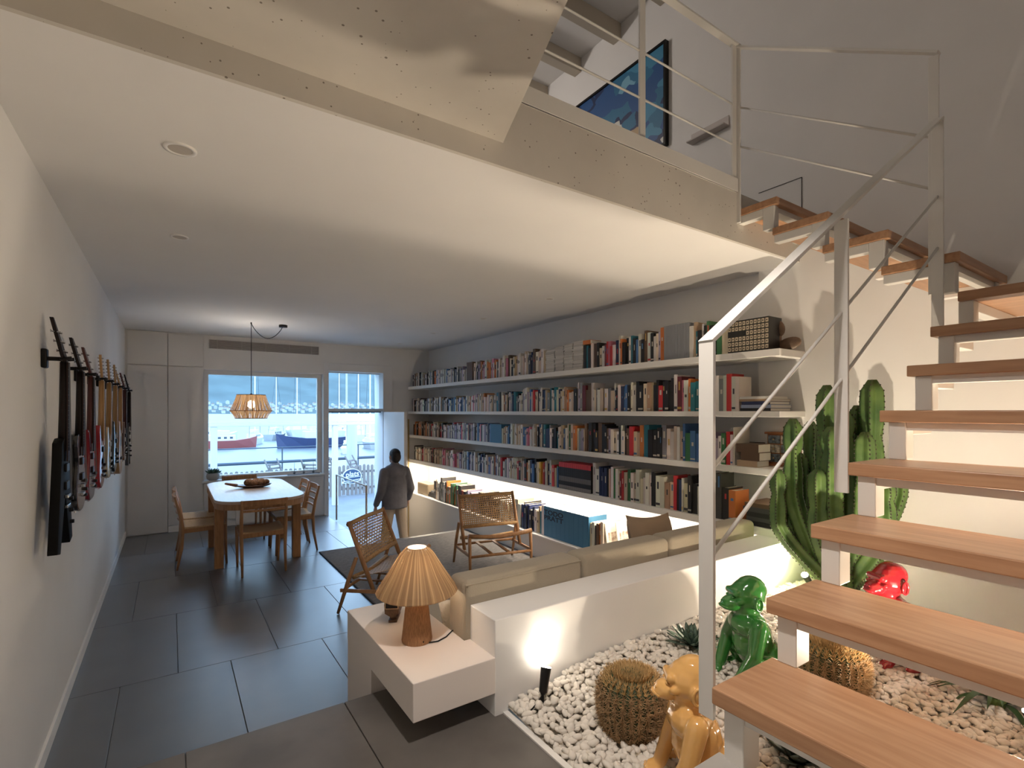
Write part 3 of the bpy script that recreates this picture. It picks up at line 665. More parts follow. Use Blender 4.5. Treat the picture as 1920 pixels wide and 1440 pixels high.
def pillow(name, lab, loc, rot, w, h, t, mat):
    m = MB(); n = 14; vs = []
    for s in (1, -1):
        for i in range(n + 1):
            for j in range(n + 1):
                u, v = 2 * i / n - 1, 2 * j / n - 1
                th = t * (max(0, 1 - u ** 4) * max(0, 1 - v ** 4)) ** .55
                px = w / 2 * u * (1 - .10 * (1 - abs(v) ** 2) * abs(u) ** 3); pz = h / 2 * v * (1 - .12 * (1 - abs(u) ** 2) * abs(v) ** 3)
                vs.append((px, s * th / 2, pz))
    N = (n + 1) ** 2; fs = []
    for s in range(2):
        for i in range(n):
            for j in range(n):
                a = s * N + i * (n + 1) + j; fs.append((a, a + 1, a + n + 2, a + n + 1))
    m.add(vs, fs); o = m.build(name, mat, smooth=True); o.location = loc; o.rotation_euler = rot; return tag(o, lab, 'cushion')
pillow('throw_cushion', 'taupe linen cushion peeking above the sofa back near the comics', (2.72, 2.32, .735), (math.radians(-16), .08, .05), .46, .44, .13, pcol)
pillow('throw_cushion', 'cream textured cushion at the bench end of the sofa', (1.265, 2.30, .565), (math.radians(-14), 0, math.radians(4)), .30, .28, .11, M('cream_boucle', (.62, .55, .45), .95, bump=.8, bs=60))
# rug
rugm = M('wool_rug', (.33, .30, .28), .95, bump=.9, bs=90, stretch=(1, 6, 1), col2=(.19, .18, .18), vsc=22)
rg = tag(MB().box(1.45, 3.0, .0, 3.40, 6.18, .012).build('rug', rugm), 'grey-beige woven rug under the lounge chairs', 'rug')
MB().box(1.438, 3.0, -.0, 1.45, 6.18, .013).box(3.40, 3.0, 0, 3.412, 6.18, .013).build('border', M('rug_border', (.05, .05, .055), .9), rg)
# table lamp on the bench
raf = [M('raffia_%d' % i, c, .75, trans=.13) for i, c in enumerate(((.27, .165, .085), (.36, .23, .12), (.47, .31, .165), (.31, .19, .10)))]
jute = M('jute_wrap', (.40, .205, .095), .85, bump=.6, bs=90, stretch=(6, 6, .4), var=.3, vsc=60)
lp = thing('table_lamp', 'raffia mushroom-shaped table lamp glowing on the bench', 'lamp', (.915, 2.12, .627))
MB().lathe([(.066, 0), (.068, .008), (.062, .06), (.052, .15), (.043, .235), (.040, .26)], n=32).build('base', jute, lp, smooth=True, auto=50)
MB().box(-.002, -.0672, .006, .004, -.0, .02).build('cord_outlet', black, lp)
sm = MB(); ns = 150; rl = random.Random(3)
for j in range(ns):   # raffia wound in radial strands
    q0 = 2 * PI * j / ns; q1 = q0 + 2 * PI / ns * 1.12; o_ = rl.uniform(0, .0025)
    pr = [(.170 + o_, .215), (.178 + o_, .222), (.168 + o_, .245), (.120 + o_, .315), (.072 + o_, .392), (.046 + o_, .418), (.042 + o_, .418)]
    vs = []; sm.cur = rl.choice((0, 0, 1, 1, 2, 3))
    for r, z in pr: vs += [(r * math.cos(q0), r * math.sin(q0), z), (r * math.cos(q1), r * math.sin(q1), z)]
    sm.add(vs, [(2 * i, 2 * i + 1, 2 * i + 3, 2 * i + 2) for i in range(len(pr) - 1)])
sm.build('shade', raf, lp)
MB().lathe([(.038, .405), (.042, .418)], n=32, cap=False).build('shade_ring', whitem, lp, smooth=True)
MB().lathe([(.0005, .404), (.041, .404)], n=32, cap=False).build('diffuser', M('lamp_diffuser', (1, .86, .68), .6, emit=.7), lp)
MB().ell((0, 0, .315), (.028, .028, .036)).build('bulb', M('warm_bulb', (1, .78, .52), .5, emit=2.2), lp, smooth=True)
light('table_lamp_glow', 'POINT', (.915, 2.12, .627 + .30), 0.75, (1, .82, .62), .03)
MB().cone((0, 0, .25), (0, 0, .285), .012, .012).build('socket', black, lp)
MB().tube([(.03, -.062, .005), (.07, -.07, .004), (.12, -.05, .004), (.17, -.01, .004), (.20, .0, .004), (.215, .02, .02)], .0028, 6).build('power_cord', black, lp, smooth=True)
# model ship beside the lamp
sh = thing('ship_model', 'small dark model ship on a stand beside the lamp', 'model ship', tuple(onZ(740, 1158, .627)), math.radians(60))
wd = M('ship_wood', (.10, .055, .03), .45, var=.3, vsc=60); wd2 = M('ship_deck', (.42, .30, .18), .5)
hull = MB(); secs = [(-.09, .036, .05, .0), (-.05, .042, .03, -.004), (0, .042, .02, -.006), (.05, .034, .022, -.004), (.085, .015, .034, .004), (.105, .003, .05, .02)]
vs = []
for x, w, ztop, k in secs: vs += [(x, -w, .085 + ztop * .3), (x, -w * .9, .055), (x, 0, .03 + k + .005), (x, w * .9, .055), (x, w, .085 + ztop * .3)]
hull.add(vs, [(i * 5 + j, i * 5 + j + 1, (i + 1) * 5 + j + 1, (i + 1) * 5 + j) for i in range(5) for j in range(4)] + [(0, 1, 2, 3, 4)] + [(i * 5 + 4, i * 5, (i + 1) * 5, (i + 1) * 5 + 4) for i in range(5)])
hull.build('hull', wd, sh)
MB().box(-.092, -.034, .075, -.05, .034, .118).build('sterncastle', wd2, sh, bevel=.004)
MB().box(-.094, -.028, .082, -.0915, .028, .108).build('stern_window', black, sh)
for x, hgt in ((-.04, .12), (.02, .14), (.07, .10)):
    m_ = MB().cone((x, 0, .07), (x, 0, .07 + hgt), .003, .0015, 6).build('mast', wd2, sh); MB().bar((x, -.035, .07 + hgt * .6), (x, .035, .07 + hgt * .6), .003, .003).bar((x, -.025, .07 + hgt * .85), (x, .025, .07 + hgt * .85), .0025, .0025).build('yard', wd2, m_)
MB().box(-.06, -.02, 0, .06, .02, .012).box(-.045, -.015, .012, -.037, .015, .045).box(.037, -.015, .012, .045, .015, .045).build('stand', wd, sh)

# ================================================================== DINING
tb = thing('dining_table', 'pale-topped rounded rectangular dining table with square oak legs', 'dining table', (.805, 6.68, 0))
def rrect(hx, hy, r, n=7):
    out = []
    for cx_, cy_, a0 in ((hx - r, hy - r, 0), (-hx + r, hy - r, PI / 2), (-hx + r, -hy + r, PI), (hx - r, -hy + r, 1.5 * PI)):
        for i in range(n + 1): q = a0 + PI / 2 * i / n; out.append((cx_ + r * math.cos(q), cy_ + r * math.sin(q)))
    return out
pr = rrect(.435, .93, .29)
MB().prism(pr, lambda x, y: (x, y, .715), lambda x, y: (x, y, .745)).build('tabletop', tabletop, tb, bevel=.004)
MB().prism(rrect(.432, .927, .29), lambda x, y: (x, y, .655), lambda x, y: (x, y, .716)).build('apron', teak, tb)
for sx_ in (-1, 1):
    for sy_ in (-1, 1): MB().box(sx_ * .425, sy_ * .47, 0, sx_ * .34, sy_ * .55, .66).build('leg', teak, tb, bevel=.004)
bowl = thing('fruit_dish', 'dark carved leaf-shaped dish of pine cones on the dining table', 'dish', (.82, 6.75, .745), math.radians(-8))
dm = MB(); nb = 20
for k, (s, z) in enumerate(((.5, 0), (.9, .012), (1, .03), (.9, .032), (.5, .012))): dm.v += [(s * .2 * math.cos(2 * PI * j / nb), s * .1 * math.sin(2 * PI * j / nb), z + .01 * abs(math.cos(2 * PI * j / nb)) ** 3 * (k > 0)) for j in range(nb)]
dm.f += [(i * nb + j, i * nb + (j + 1) % nb, (i + 1) * nb + (j + 1) % nb, (i + 1) * nb + j) for i in range(4) for j in range(nb)] + [tuple(range(nb - 1, -1, -1)), tuple(4 * nb + j for j in range(nb))]; dm.mi = [0] * len(dm.f)
dm.build('dish', M('dark_wood', (.06, .028, .018), .4), bowl, smooth=True)
MB().cap((-.18, 0, .035), (-.29, .02, .06), .02, .012).build('handle', M('dark_wood2', (.22, .09, .05), .5), bowl, smooth=True)
conem = M('pine_cone', (.26, .13, .065), .8, bump=1, bs=70, var=.4, vsc=60)
for k, (x, y, r) in enumerate(((-.05, 0, .045), (.03, .02, .045), (.0, -.04, .04), (.09, 0, .042), (.14, .03, .035), (.06, -.03, .035))):
    tag(MB().ell((0, 0, 0), (r * 1.2, r, r), 12, 8).build('pine_cone', conem, smooth=True), 'brown pine cone heaped in the dish on the dining table', 'pine cone', 'pine cones in the dish').location = (.82 + x, 6.75 + y, .745 + .022 + r * .9)
def chair(ladder):
    t = thing('dining_chair', 'x', 'chair')
    for s in (-1, 1):
        MB().tube([(s * .20, -.24, 0), (s * .20, -.20, .22), (s * .205, -.19, .42), (s * .205, -.215, .58), (s * .205, -.26, .765)], [.011, .016, .019, .017, .013], 10).build('leg', teak, t, smooth=True)
        MB().tube([(s * .20, .21, 0), (s * .205, .20, .22), (s * .205, .195, .43)], [.011, .016, .018], 10).build('leg', teak, t, smooth=True)
        MB().bar((s * .205, -.19, .40), (s * .205, .20, .41), .022, .045).build('seat_rail', teak, t, bevel=.004)
    MB().bar((-.2, .197, .41), (.2, .197, .41), .022, .045).build('seat_rail', teak, t, bevel=.004); MB().bar((-.2, -.19, .40), (.2, -.19, .40), .022, .045).build('seat_rail', teak, t, bevel=.004)
    sm = MB(); n = 14; vs = []
    for i in range(n + 1):
        for j in range(n + 1):
            u, v = 2 * i / n - 1, 2 * j / n - 1; vs.append((u * .205, v * .2 + .003, .44 - .022 * (1 - u * u) + .004 * abs(v)))
    sm.add(vs, [(i * (n + 1) + j, (i + 1) * (n + 1) + j, (i + 1) * (n + 1) + j + 1, i * (n + 1) + j + 1) for i in range(n) for j in range(n)])
    so = sm.build('seat', cord, t, smooth=True); so.modifiers.new('s', 'SOLIDIFY').thickness = .03
    def curved(z, hgt, dy, nm):
        m = MB(); k = 10
        pts = [(-.2 + .4 * i / k, dy - .025 * (1 - (2 * i / k - 1) ** 2), z) for i in range(k + 1)]
        for a, b in zip(pts[:-1], pts[1:]): m.bar(a, b, .016, hgt)
        m.build(nm, teak, t)
    curved(.735, .06, -.252, 'top_rail')
    if ladder:
        for z, dy in ((.655, -.235), (.585, -.217), (.515, -.204)): curved(z, .022, dy, 'back_slat')
    else: curved(.655, .022, -.235, 'back_slat')
    return t
c1 = chair(False); c1.location = (.79, 5.907, 0); c1['label'] = 'oak dining chair at the head of the table, back towards the platform'; c1['group'] = 'dining chairs'
c2 = copy_tree(c1); c2.location = (.80, 7.74, 0); c2.rotation_euler = (0, 0, PI); c2['label'] = 'oak dining chair at the table end under the harbour window'
l1 = chair(True); l1.location = (.295, 6.51, 0); l1.rotation_euler = (0, 0, -PI / 2); l1['label'] = 'ladder-back oak chair, guitar-wall side of table, farther from the window'; l1['group'] = 'dining chairs'
for loc, rz, lab in (((.295, 7.02, 0), -PI / 2, 'ladder-back oak chair, guitar-wall side of table, nearer the window'), ((1.213, 6.525, 0), PI / 2, 'ladder-back oak chair, stairwell side of table, farther from the window'), ((1.213, 7.04, 0), PI / 2, 'ladder-back oak chair, stairwell side of table, nearer the window')):
    c = copy_tree(l1); c.location = loc; c.rotation_euler = (0, 0, rz); c['label'] = lab
# pendant lamp
PX, PY = .815, 6.9
pd = thing('pendant_lamp', 'woven raffia pendant lamp glowing above the dining table', 'lamp', (PX, PY, 1.57))
pshade = [M('raffia_pendant_%d' % i, c, .8, trans=.6) for i, c in enumerate(((.42, .25, .12), (.66, .46, .27), (.74, .56, .36), (.55, .36, .19)))]
sm = MB(); ns = 170
for j in range(ns):
    q0 = 2 * PI * j / ns + rl.uniform(-.003, .003); q1 = q0 + 2 * PI / ns * rl.uniform(.88, 1.1); tw = rl.uniform(-.06, .06); sm.cur = rl.choice((0, 1, 1, 2, 3))
    for (ra, za, rb_, zb) in ((.158, .285, .233, .093), (.233, .093, .175, .0)):
        m2 = 3; vs = []
        for i in range(m2 + 1):
            f = i / m2; r = ra + (rb_ - ra) * f - .006 * math.sin(PI * f); z = za + (zb - za) * f
            for q in (q0, q1): vs.append((r * math.cos(q + tw * f), r * math.sin(q + tw * f), z))
        sm.add(vs, [(2 * i, 2 * i + 1, 2 * i + 3, 2 * i + 2) for i in range(m2)])
sm.build('shade', pshade, pd)
for r, z in ((.158, .285), (.234, .093), (.175, .0)): MB().tube([(r * math.cos(2 * PI * i / 40), r * math.sin(2 * PI * i / 40), z) for i in range(41)], .004, 6, cap=False).build('hoop', M('hoop', (.30, .13, .05), .6), pd)
MB().tube([(-.158, 0, .285), (.158, 0, .285)], .003, 6).tube([(0, -.158, .285), (0, .158, .285)], .003, 6).build('spider', black, pd)
MB().ell((0, 0, .17), (.045, .045, .05)).build('bulb', M('pendant_bulb', (1, .80, .56), .5, emit=2.2), pd, smooth=True)
light('pendant_glow', 'POINT', (PX, PY, 1.74), 68, (1, .88, .74), .045)
MB().cone((0, 0, .20), (0, 0, .30), .014, .014).build('socket', black, pd)
q = [(0, 0, .28), (0, 0, ZC - 1.57 - .012)]
MB().tube(q, .004, 8).build('cable', black, pd, smooth=True)
sw = [(0 + .36 * i / 14, 0, ZC - 1.57 - .012 - .17 * math.sin(PI * min(1, i / 14) ** 1.0) ** .8) for i in range(15)]
MB().tube(sw, .004, 8).build('cable_swag', black, pd, smooth=True)
MB().lathe([(.001, 0), (.05, 0), (.05, .028), (.001, .028)], (.36, 0, ZC - 1.57 - .028), 24).build('canopy', black, pd, auto=40)
MB().cone((0, 0, ZC - 1.57 - .02), (0, 0, ZC - 1.57), .008, .008).build('hook', black, pd)
# things on the window sill
pt = thing('potted_succulent', 'small succulent in a round pale grey pot on the window sill', 'potted plant', (.50, YW - .0, .672))
MB().lathe([(.045, 0), (.075, .02), (.085, .06), (.075, .105), (.068, .105), (.06, .09), (.001, .088)], n=24).build('pot', M('grey_pot', (.45, .44, .43), .8, bump=.2, bs=50), pt, smooth=True)
lfm = M('succulent_leaf_dark', (.05, .11, .07), .5)
for k in range(22):
    q = k * 2.4; r = .015 + .0025 * k; e = 1.2 - k * .045
    d = Vector((math.cos(q) * math.cos(e), math.sin(q) * math.cos(e), math.sin(e)))
    MB().tube([Vector((0, 0, .09)) + d * .01, Vector((0, 0, .09)) + d * (.05 + .002 * k), Vector((0, 0, .10)) + d * (.075 + .002 * k)], [.006, .012, .001], 6).build('leaf', lfm, pt, smooth=True)
cd = thing('sail_ornament', 'three thin boat-mast ornaments on dark strips, window sill', 'ornament', (1.75, YW + .02, .672))
for k, x in enumerate((-.16, -.02, .12)):
    b = MB().box(x - .10, -.02 + .01 * k, 0, x + .10, .012 + .01 * k, .010).build('hull', M('ornament_dark', (.08, .07, .07), .5), cd, bevel=.003); MB().cone((x, 0, .01), (x, 0, .19 + .03 * (k == 1)), .004, .002, 6).ell((x, 0, .03), (.02, .02, .015), 8, 6).build('mast', MATS['ornament_dark'], b)

# ================================================================== LOUNGE CHAIRS
def lounge():
    t = thing('lounge_chair', 'x', 'lounge chair')          # faces -Y; origin under the back top
    W2 = .315
    for s in (-1, 1):
        MB().tube([(s * W2, .0, .745), (s * W2, -.13, .42), (s * W2, -.22, .20)], [.015, .019, .017], 10).build('back_stile', teak, t, smooth=True)
        MB().tube([(s * (W2 + .03), .075, 0), (s * (W2 + .028), -.005, .24), (s * (W2 + .018), -.08, .46)], [.012, .017, .016], 10).build('leg', teak, t, smooth=True)
        MB().tube([(s * .335, -.47, 0), (s * .335, -.46, .2), (s * .335, -.445, .395)], [.012, .016, .018], 10).build('leg', teak, t, smooth=True)
        MB().bar((s * (W2 + .02), .06, .185), (s * .335, -.46, .20), .018, .03).build('side_stretcher', teak, t, bevel=.004)
    MB().tube([(-.345, -.45, .40), (-.2, -.45, .378), (0, -.45, .365), (.2, -.45, .378), (.345, -.45, .40)], .020, 10).build('front_rail', teak, t, smooth=True)
    MB().tube([(-.335, -.462, .19), (.335, -.462, .19)], .014, 10).build('front_stretcher', teak, t, smooth=True)
    MB().tube([(-.33, .02, .20), (.33, .02, .20)], .013, 10).build('rear_stretcher', teak, t, smooth=True)
    for x in (-.10, .09): MB().bar((x, -.46, .195), (x, .02, .205), .034, .014).build('under_slat', teak, t, bevel=.003)
    P0 = lambda u, v: Vector((u * W2, -.0 - .133 * v * 1.0, .72 - .30 * v))
    MB().tube([P0(-1, 0), P0(0, 0) + Vector((0, .02, 0)), P0(1, 0)], .014, 8).build('top_rail', teak, t, smooth=True)
    MB().tube([P0(-1, 1), P0(0, 1) + Vector((0, .02, 0)), P0(1, 1)], .015, 8).build('lower_rail', teak, t, smooth=True)
    def weave(fn, nu, nv, wu, wv, name):
        m = MB()
        def strip(pts, w, nrm_up, lift):
            vs = []
            for i, p in enumerate(pts):
                d = (pts[min(i + 1, len(pts) - 1)] - pts[max(i - 1, 0)]).normalized(); a = d.cross(nrm_up).normalized()
                lf = nrm_up * (lift if i % 2 else -lift); vs += [p - a * w / 2 + lf, p + a * w / 2 + lf]
            m.add(vs, [(2 * i, 2 * i + 1, 2 * i + 3, 2 * i + 2) for i in range(len(pts) - 1)])
        c0 = fn(0, .5); nr = (fn(.1, .5) - fn(-.1, .5)).cross(fn(0, .6) - fn(0, .4)).normalized()
        for i in range(nu):
            u = -.97 + 1.94 * i / (nu - 1); strip([fn(u, k / 12) for k in range(13)], wu, nr, .0015 * (1 if i % 2 else -1))
        for j in range(nv):
            v = .03 + .94 * j / (nv - 1); strip([fn(-1 + 2 * k / 12, v) for k in range(13)], wv, nr, .0015 * (-1 if j % 2 else 1))
        o = m.build(name, cane, t); tag(o, kind='stuff'); o.modifiers.new('s', 'SOLIDIFY').thickness = .003
        # wrapped border
        for e in (0, 1): MB().tube([fn(-1, e), fn(0, e), fn(1, e)], .020, 8).build('wrap', cane, t, smooth=True)
    weave(lambda u, v: P0(u, v) + Vector((0, .02 * (1 - u * u), 0)), 27, 14, .0105, .0105, 'woven_back')
    weave(lambda u, v: Vector((u * .305, -.445 + .40 * v, .385 - .095 * v - .025 * (1 - u * u))), 36, 24, .010, .011, 'woven_seat')
    return t
lc = lounge(); lc.location = (2.885, 4.80, .011); lc.rotation_euler = (0, 0, math.radians(-11)); lc['label'] = 'cane-backed low lounge chair standing beside the low cabinet'; lc['group'] = 'lounge chairs'
l2 = copy_tree(lc); l2.location = (1.43, 4.415, .005); l2.rotation_euler = (0, 0, math.radians(45)); l2['label'] = 'cane-backed low lounge chair at the rug edge behind the lamp'
# guard rail of the sunken entry
ge = thing('guard_rail', 'slim brushed tube guard rail at the sunken entry', 'railing', (2.1, 7.2, 0))
ss = M('brushed_tube', (.62, .58, .54), .35, metal=.6)
MB().tube([(2.1, 7.91, 0), (2.1, 7.91, .687), (2.1, 6.49, .687), (2.1, 6.49, 0)], .013, 8).build('tube', ss, ge, world=True, auto=60)
# ================================================================== PEBBLE BED
GX0, GX1, GY0, GY1 = 1.185, XR, -1.0, 1.79
def gz(x, y):
    return .385 + .075 * min(1, max(0, (x - 1.2) / .5)) * (.55 + .45 * min(1, max(0, (y - .6) / 1.0))) + .03 * min(1, max(0, (y - 1.45) / .3))
bm_ = MB(); nx, ny = 30, 30; vs = []
for i in range(nx + 1):
    for j in range(ny + 1):
        x = GX0 + (GX1 - GX0) * i / nx; y = GY0 + (GY1 - GY0) * j / ny; vs.append((x, y, gz(x, y) - .016))
bm_.add(vs, [(i * (ny + 1) + j, (i + 1) * (ny + 1) + j, (i + 1) * (ny + 1) + j + 1, i * (ny + 1) + j + 1) for i in range(nx) for j in range(ny)])
structure(bm_.build('ground_bed', M('bed_sand', (.50, .45, .38), .95, bump=.5, bs=80)), 'sandy ground under the white pebbles', 'ground')
structure(MB().box(1.16, -1.6, -.4, XR + .2, 1.80, -.3).build('ground_base', grout), 'base below the pebble bed', 'ground')
structure(MB().box(1.185, -1.6, -.3, XR, -1.0, .45).build('wall_bed', plaster), 'low end wall of the pebble bed', 'wall')
pebm = M('white_pebble', (.80, .75, .68), .5, bump=.12, bs=40, objcol=False, spec=.35)
def rock_mesh(seed):
    bm = bmesh.new(); bmesh.ops.create_icosphere(bm, subdivisions=2, radius=1)
    r = random.Random(seed); o = Vector((r.uniform(0, 99), r.uniform(0, 99), r.uniform(0, 99))); sx_, sy_, sz_ = r.uniform(.85, 1.25), r.uniform(.65, .95), r.uniform(.45, .75)
    for v in bm.verts:
        k = 1 + .38 * noise.noise(v.co * .9 + o) + .10 * noise.noise(v.co * 2.4 + o)
        v.co = Vector((v.co.x * sx_ * k, v.co.y * sy_ * k, v.co.z * sz_ * k))
    me = bpy.data.meshes.new('pebble'); bm.to_mesh(me); bm.free()
    me.polygons.foreach_set('use_smooth', [True] * len(me.polygons)); me.materials.append(pebm); return me
rocks = [rock_mesh(k) for k in range(14)]
SPOT1 = onZ(1018, 1312, .43); BAR1 = Vector((1.50, 1.385, 0)); BAR2 = Vector((2.40, 1.06, 0))
YEL = Vector((1.42, 1.055, 0)); GRE = Vector((2.16, 1.30, 0)); RED = Vector((2.93, 1.03, 0)); SUC1 = Vector((2.17, 1.60, 0)); SUC2 = Vector((1.80, .90, 0)); GRS = Vector((2.85, .62, 0)); CAC = Vector((3.30, 1.40, 0)); SPOT2 = onZ(1520, 1077, .58)
KEEP = [(BAR1, .115), (BAR2, .11), (SUC1, .03), (SUC2, .03), (CAC, .10)]
pts = []; rp = random.Random(5); sp = .0255
ix = 0; y = GY0 + .02
while y < GY1 - .006:
    x = GX0 + .012
    while x < GX1 - .01:
        px, py = x + rp.uniform(-.010, .010), y + rp.uniform(-.010, .010); x += sp
        if any((px - k.x) ** 2 + (py - k.y) ** 2 < r * r for k, r in KEEP): continue
        if py < -.4 and rp.random() < .5: continue
        px = min(max(px, GX0 + .013), GX1 - .014); py = min(py, GY1 - .014)
        pts.append((px, py, gz(px, py) + rp.uniform(-.009, .007), rp.uniform(.0145, .0195) * (1.15 if rp.random() < .2 else 1)))
    y += sp * .9
for k in range(1500):      # loose second layer
    px, py = rp.uniform(GX0 + .02, GX1 - .02), rp.uniform(.3, GY1 - .02)
    if any((px - c.x) ** 2 + (py - c.y) ** 2 < (r + .01) ** 2 for c, r in KEEP): continue
    pts.append((px, py, gz(px, py) + .014, rp.uniform(.013, .020)))
def vis(p):  # nearer and inside the open part of the view shows larger
    x, y, z, r = p; w = x * SN + y * CS; u = CX + F * (x * CS - y * SN) / w; v = HY + F * (H - z) / w
    if u < 925 or u > 1300 or v > 1445: return -1
    return r / w
pts.sort(key=vis, reverse=True)
import numpy as np
coords = []; faces = []
base = [(np.array([v.co[:] for v in m.vertices]), [tuple(p.vertices) for p in m.polygons]) for m in rocks]
off = 0; ac = []; af = []
for i, (x, y, z, r) in enumerate(pts):
    q = Matrix.Rotation(rp.uniform(0, 6.3), 4, 'Z') @ Matrix.Rotation(rp.uniform(-.5, .5), 4, 'X') @ Matrix.Rotation(rp.uniform(-.5, .5), 4, 'Y')
    k = rp.randrange(14)
    if i < 290:
        o = mobj('pebble', rocks[k]); o.matrix_world = Matrix.Translation((x, y, z)) @ q @ Matrix.Scale(r, 4)
        tag(o, 'smooth white pebble in the bed between platform and barrel cactus', 'pebble', 'white pebbles of the planting bed')
    else:
        vv = base[k][0] @ (np.array(q.to_3x3()).T * r) + np.array((x, y, z)); ac.append(vv)
        af.extend([tuple(a + off for a in f) for f in base[k][1]]); off += len(vv)
me = bpy.data.meshes.new('pebble_bed'); me.from_pydata(np.concatenate(ac).tolist(), [], af); me.polygons.foreach_set('use_smooth', [True] * len(me.polygons)); me.materials.append(pebm)
tag(mobj('pebble_bed', me), 'bed of small white pebbles under the stairs', 'pebbles', kind='stuff')

# ------------------------------------------------------------------ garden spotlights
def spotfix(base, direction, lab, power, ang, bl=.35, lname='garden_spot_beam'):
    t = thing('garden_spotlight', lab, 'spotlight', base)
    d = Vector(direction).normalized(); p0 = Vector((0, 0, .035)); p1 = p0 + d * .095
    MB().cone(p0, p1, .017, .023, 20).build('housing', black, t, auto=40)
    MB().cone(p0 - d * .012, p0, .006, .015, 12).build('tail', black, t)
    MB().cone(p1 - d * .0, p1 + d * .004, .020, .020, 20).build('lens', M('spot_lens', (1, .90, .74), .4, emit=15), t)
    MB().cone((0, 0, -.03), (0, 0, .04), .004, .004, 8).build('spike', black, t)
    MB().tube([p0 - d * .01, (-.03, -.01, .012), (-.055, -.02, .006), (-.075, -.015, -.01)], .0035, 6).build('cable', black, t, smooth=True)
    l = Vector(base) + p1 + d * .012
    light(lname, 'SPOT', l, power, (1, .83, .62), .016, l + d, ang, blend=bl)
spotfix((SPOT1.x, SPOT1.y, gz(SPOT1.x, SPOT1.y)), (.13, .085, .33), 'small black garden spotlight lighting the parapet wall', 0.28, math.radians(96), .9)
spotfix((SPOT2.x, SPOT2.y, gz(SPOT2.x, SPOT2.y)), (-.55, .05, .60), 'small garden spotlight shining at the foot of the tall cactus', 10, math.radians(165), .6)
spotfix((2.62, .45, gz(2.62, .45)), (-.05, .30, .85), 'small garden spotlight hidden under the stairs', 12.5, math.radians(168), .6, 'garden_spot_under_stairs_offscreen')

# ------------------------------------------------------------------ barrel cacti
cactm = M('barrel_skin', (.06, .09, .04), .6, var=.2, vsc=20)
spm = M('barrel_spine', (.48, .32, .17), .6, var=.3, vsc=30); spt = M('barrel_crown', (.62, .42, .19), .7)
def barrel(loc, R, Hh, lab, seed, topc):
    t = thing('barrel_cactus', lab, 'cactus', loc); r = random.Random(seed); nr = 26; m = MB(); n = nr * 4; prof = []
    K = 14
    for i in range(K + 1):
        f = i / K; z = Hh * f; rr = R * (.80 + .20 * math.sin(min(1, f / .55) * PI / 2)) if f < .55 else R * math.sqrt(max(.0, 1 - ((f - .55) / .47) ** 2.6)); prof.append((rr, z))
    vs = []
    for rr, z in prof:
        for j in range(n):
            q = 2 * PI * j / n; k = 1 + .07 * math.cos(nr * q); vs.append((rr * k * math.cos(q), rr * k * math.sin(q), z - .02))
    m.add(vs, [(i * n + j, i * n + (j + 1) % n, (i + 1) * n + (j + 1) % n, (i + 1) * n + j) for i in range(K) for j in range(n)] + [tuple(K * n + j for j in range(n))])
    m.build('body', cactm, t, smooth=True)
    s = MB(); s2 = MB()
    for j in range(nr):
        q = 2 * PI * j / nr
        for i in range(22):
            f = .03 + .93 * i / 21; ii = f * K; a = int(ii); fr = ii - a; b = min(a + 1, K)
            rr = (prof[a][0] * (1 - fr) + prof[b][0] * fr) * 1.07; z = f * Hh - .02
            p = Vector((rr * math.cos(q), rr * math.sin(q), z)); slope = (prof[b][0] - prof[a][0]) / (Hh / K)
            nrm = Vector((math.cos(q), math.sin(q), -slope)).normalized(); tg = Vector((-math.sin(q), math.cos(q), 0)); up = nrm.cross(tg)
            crown = f > .80
            for k in range(10):
                an = 2 * PI * k / 8 + r.uniform(-.3, .3); L_ = R * r.uniform(.16, .30)
                d = (nrm * r.uniform(.35, .8) + (tg * math.cos(an) + up * math.sin(an)) * r.uniform(.6, 1)).normalized()
                if crown: d = (d + Vector((0, 0, .8))).normalized()
                (s2 if crown else s).cone(p, p + d * L_, R * .015, R * .004, 3, cap=False)
    for k in range(1500):
        q = r.uniform(0, 2 * PI); rr = R * .62 * math.sqrt(r.random()); p = Vector((rr * math.cos(q), rr * math.sin(q), Hh * .985 - .02 - R * .12 * (rr / R) ** 2)); d = Vector((math.cos(q) * rr / R * .9 + r.uniform(-.3, .3), math.sin(q) * rr / R * .9 + r.uniform(-.3, .3), 1)).normalized()
        s2.cone(p - d * .01, p + d * R * r.uniform(.10, .22) * (.55 + .6 * rr / R), R * .013, R * .004, 3, cap=False)
    tag(s.build('spines', spm, t), kind='stuff'); tag(s2.build('crown_spines', topc, t), kind='stuff')
barrel((BAR1.x, BAR1.y, gz(BAR1.x, BAR1.y)), .118, .225, 'spiny barrel cactus with golden crown beside the yellow monkey', 1, spt)
barrel((BAR2.x, BAR2.y, gz(BAR2.x, BAR2.y)), .125, .225, 'dark spiny barrel cactus in the shade under the stair treads', 2, spt)
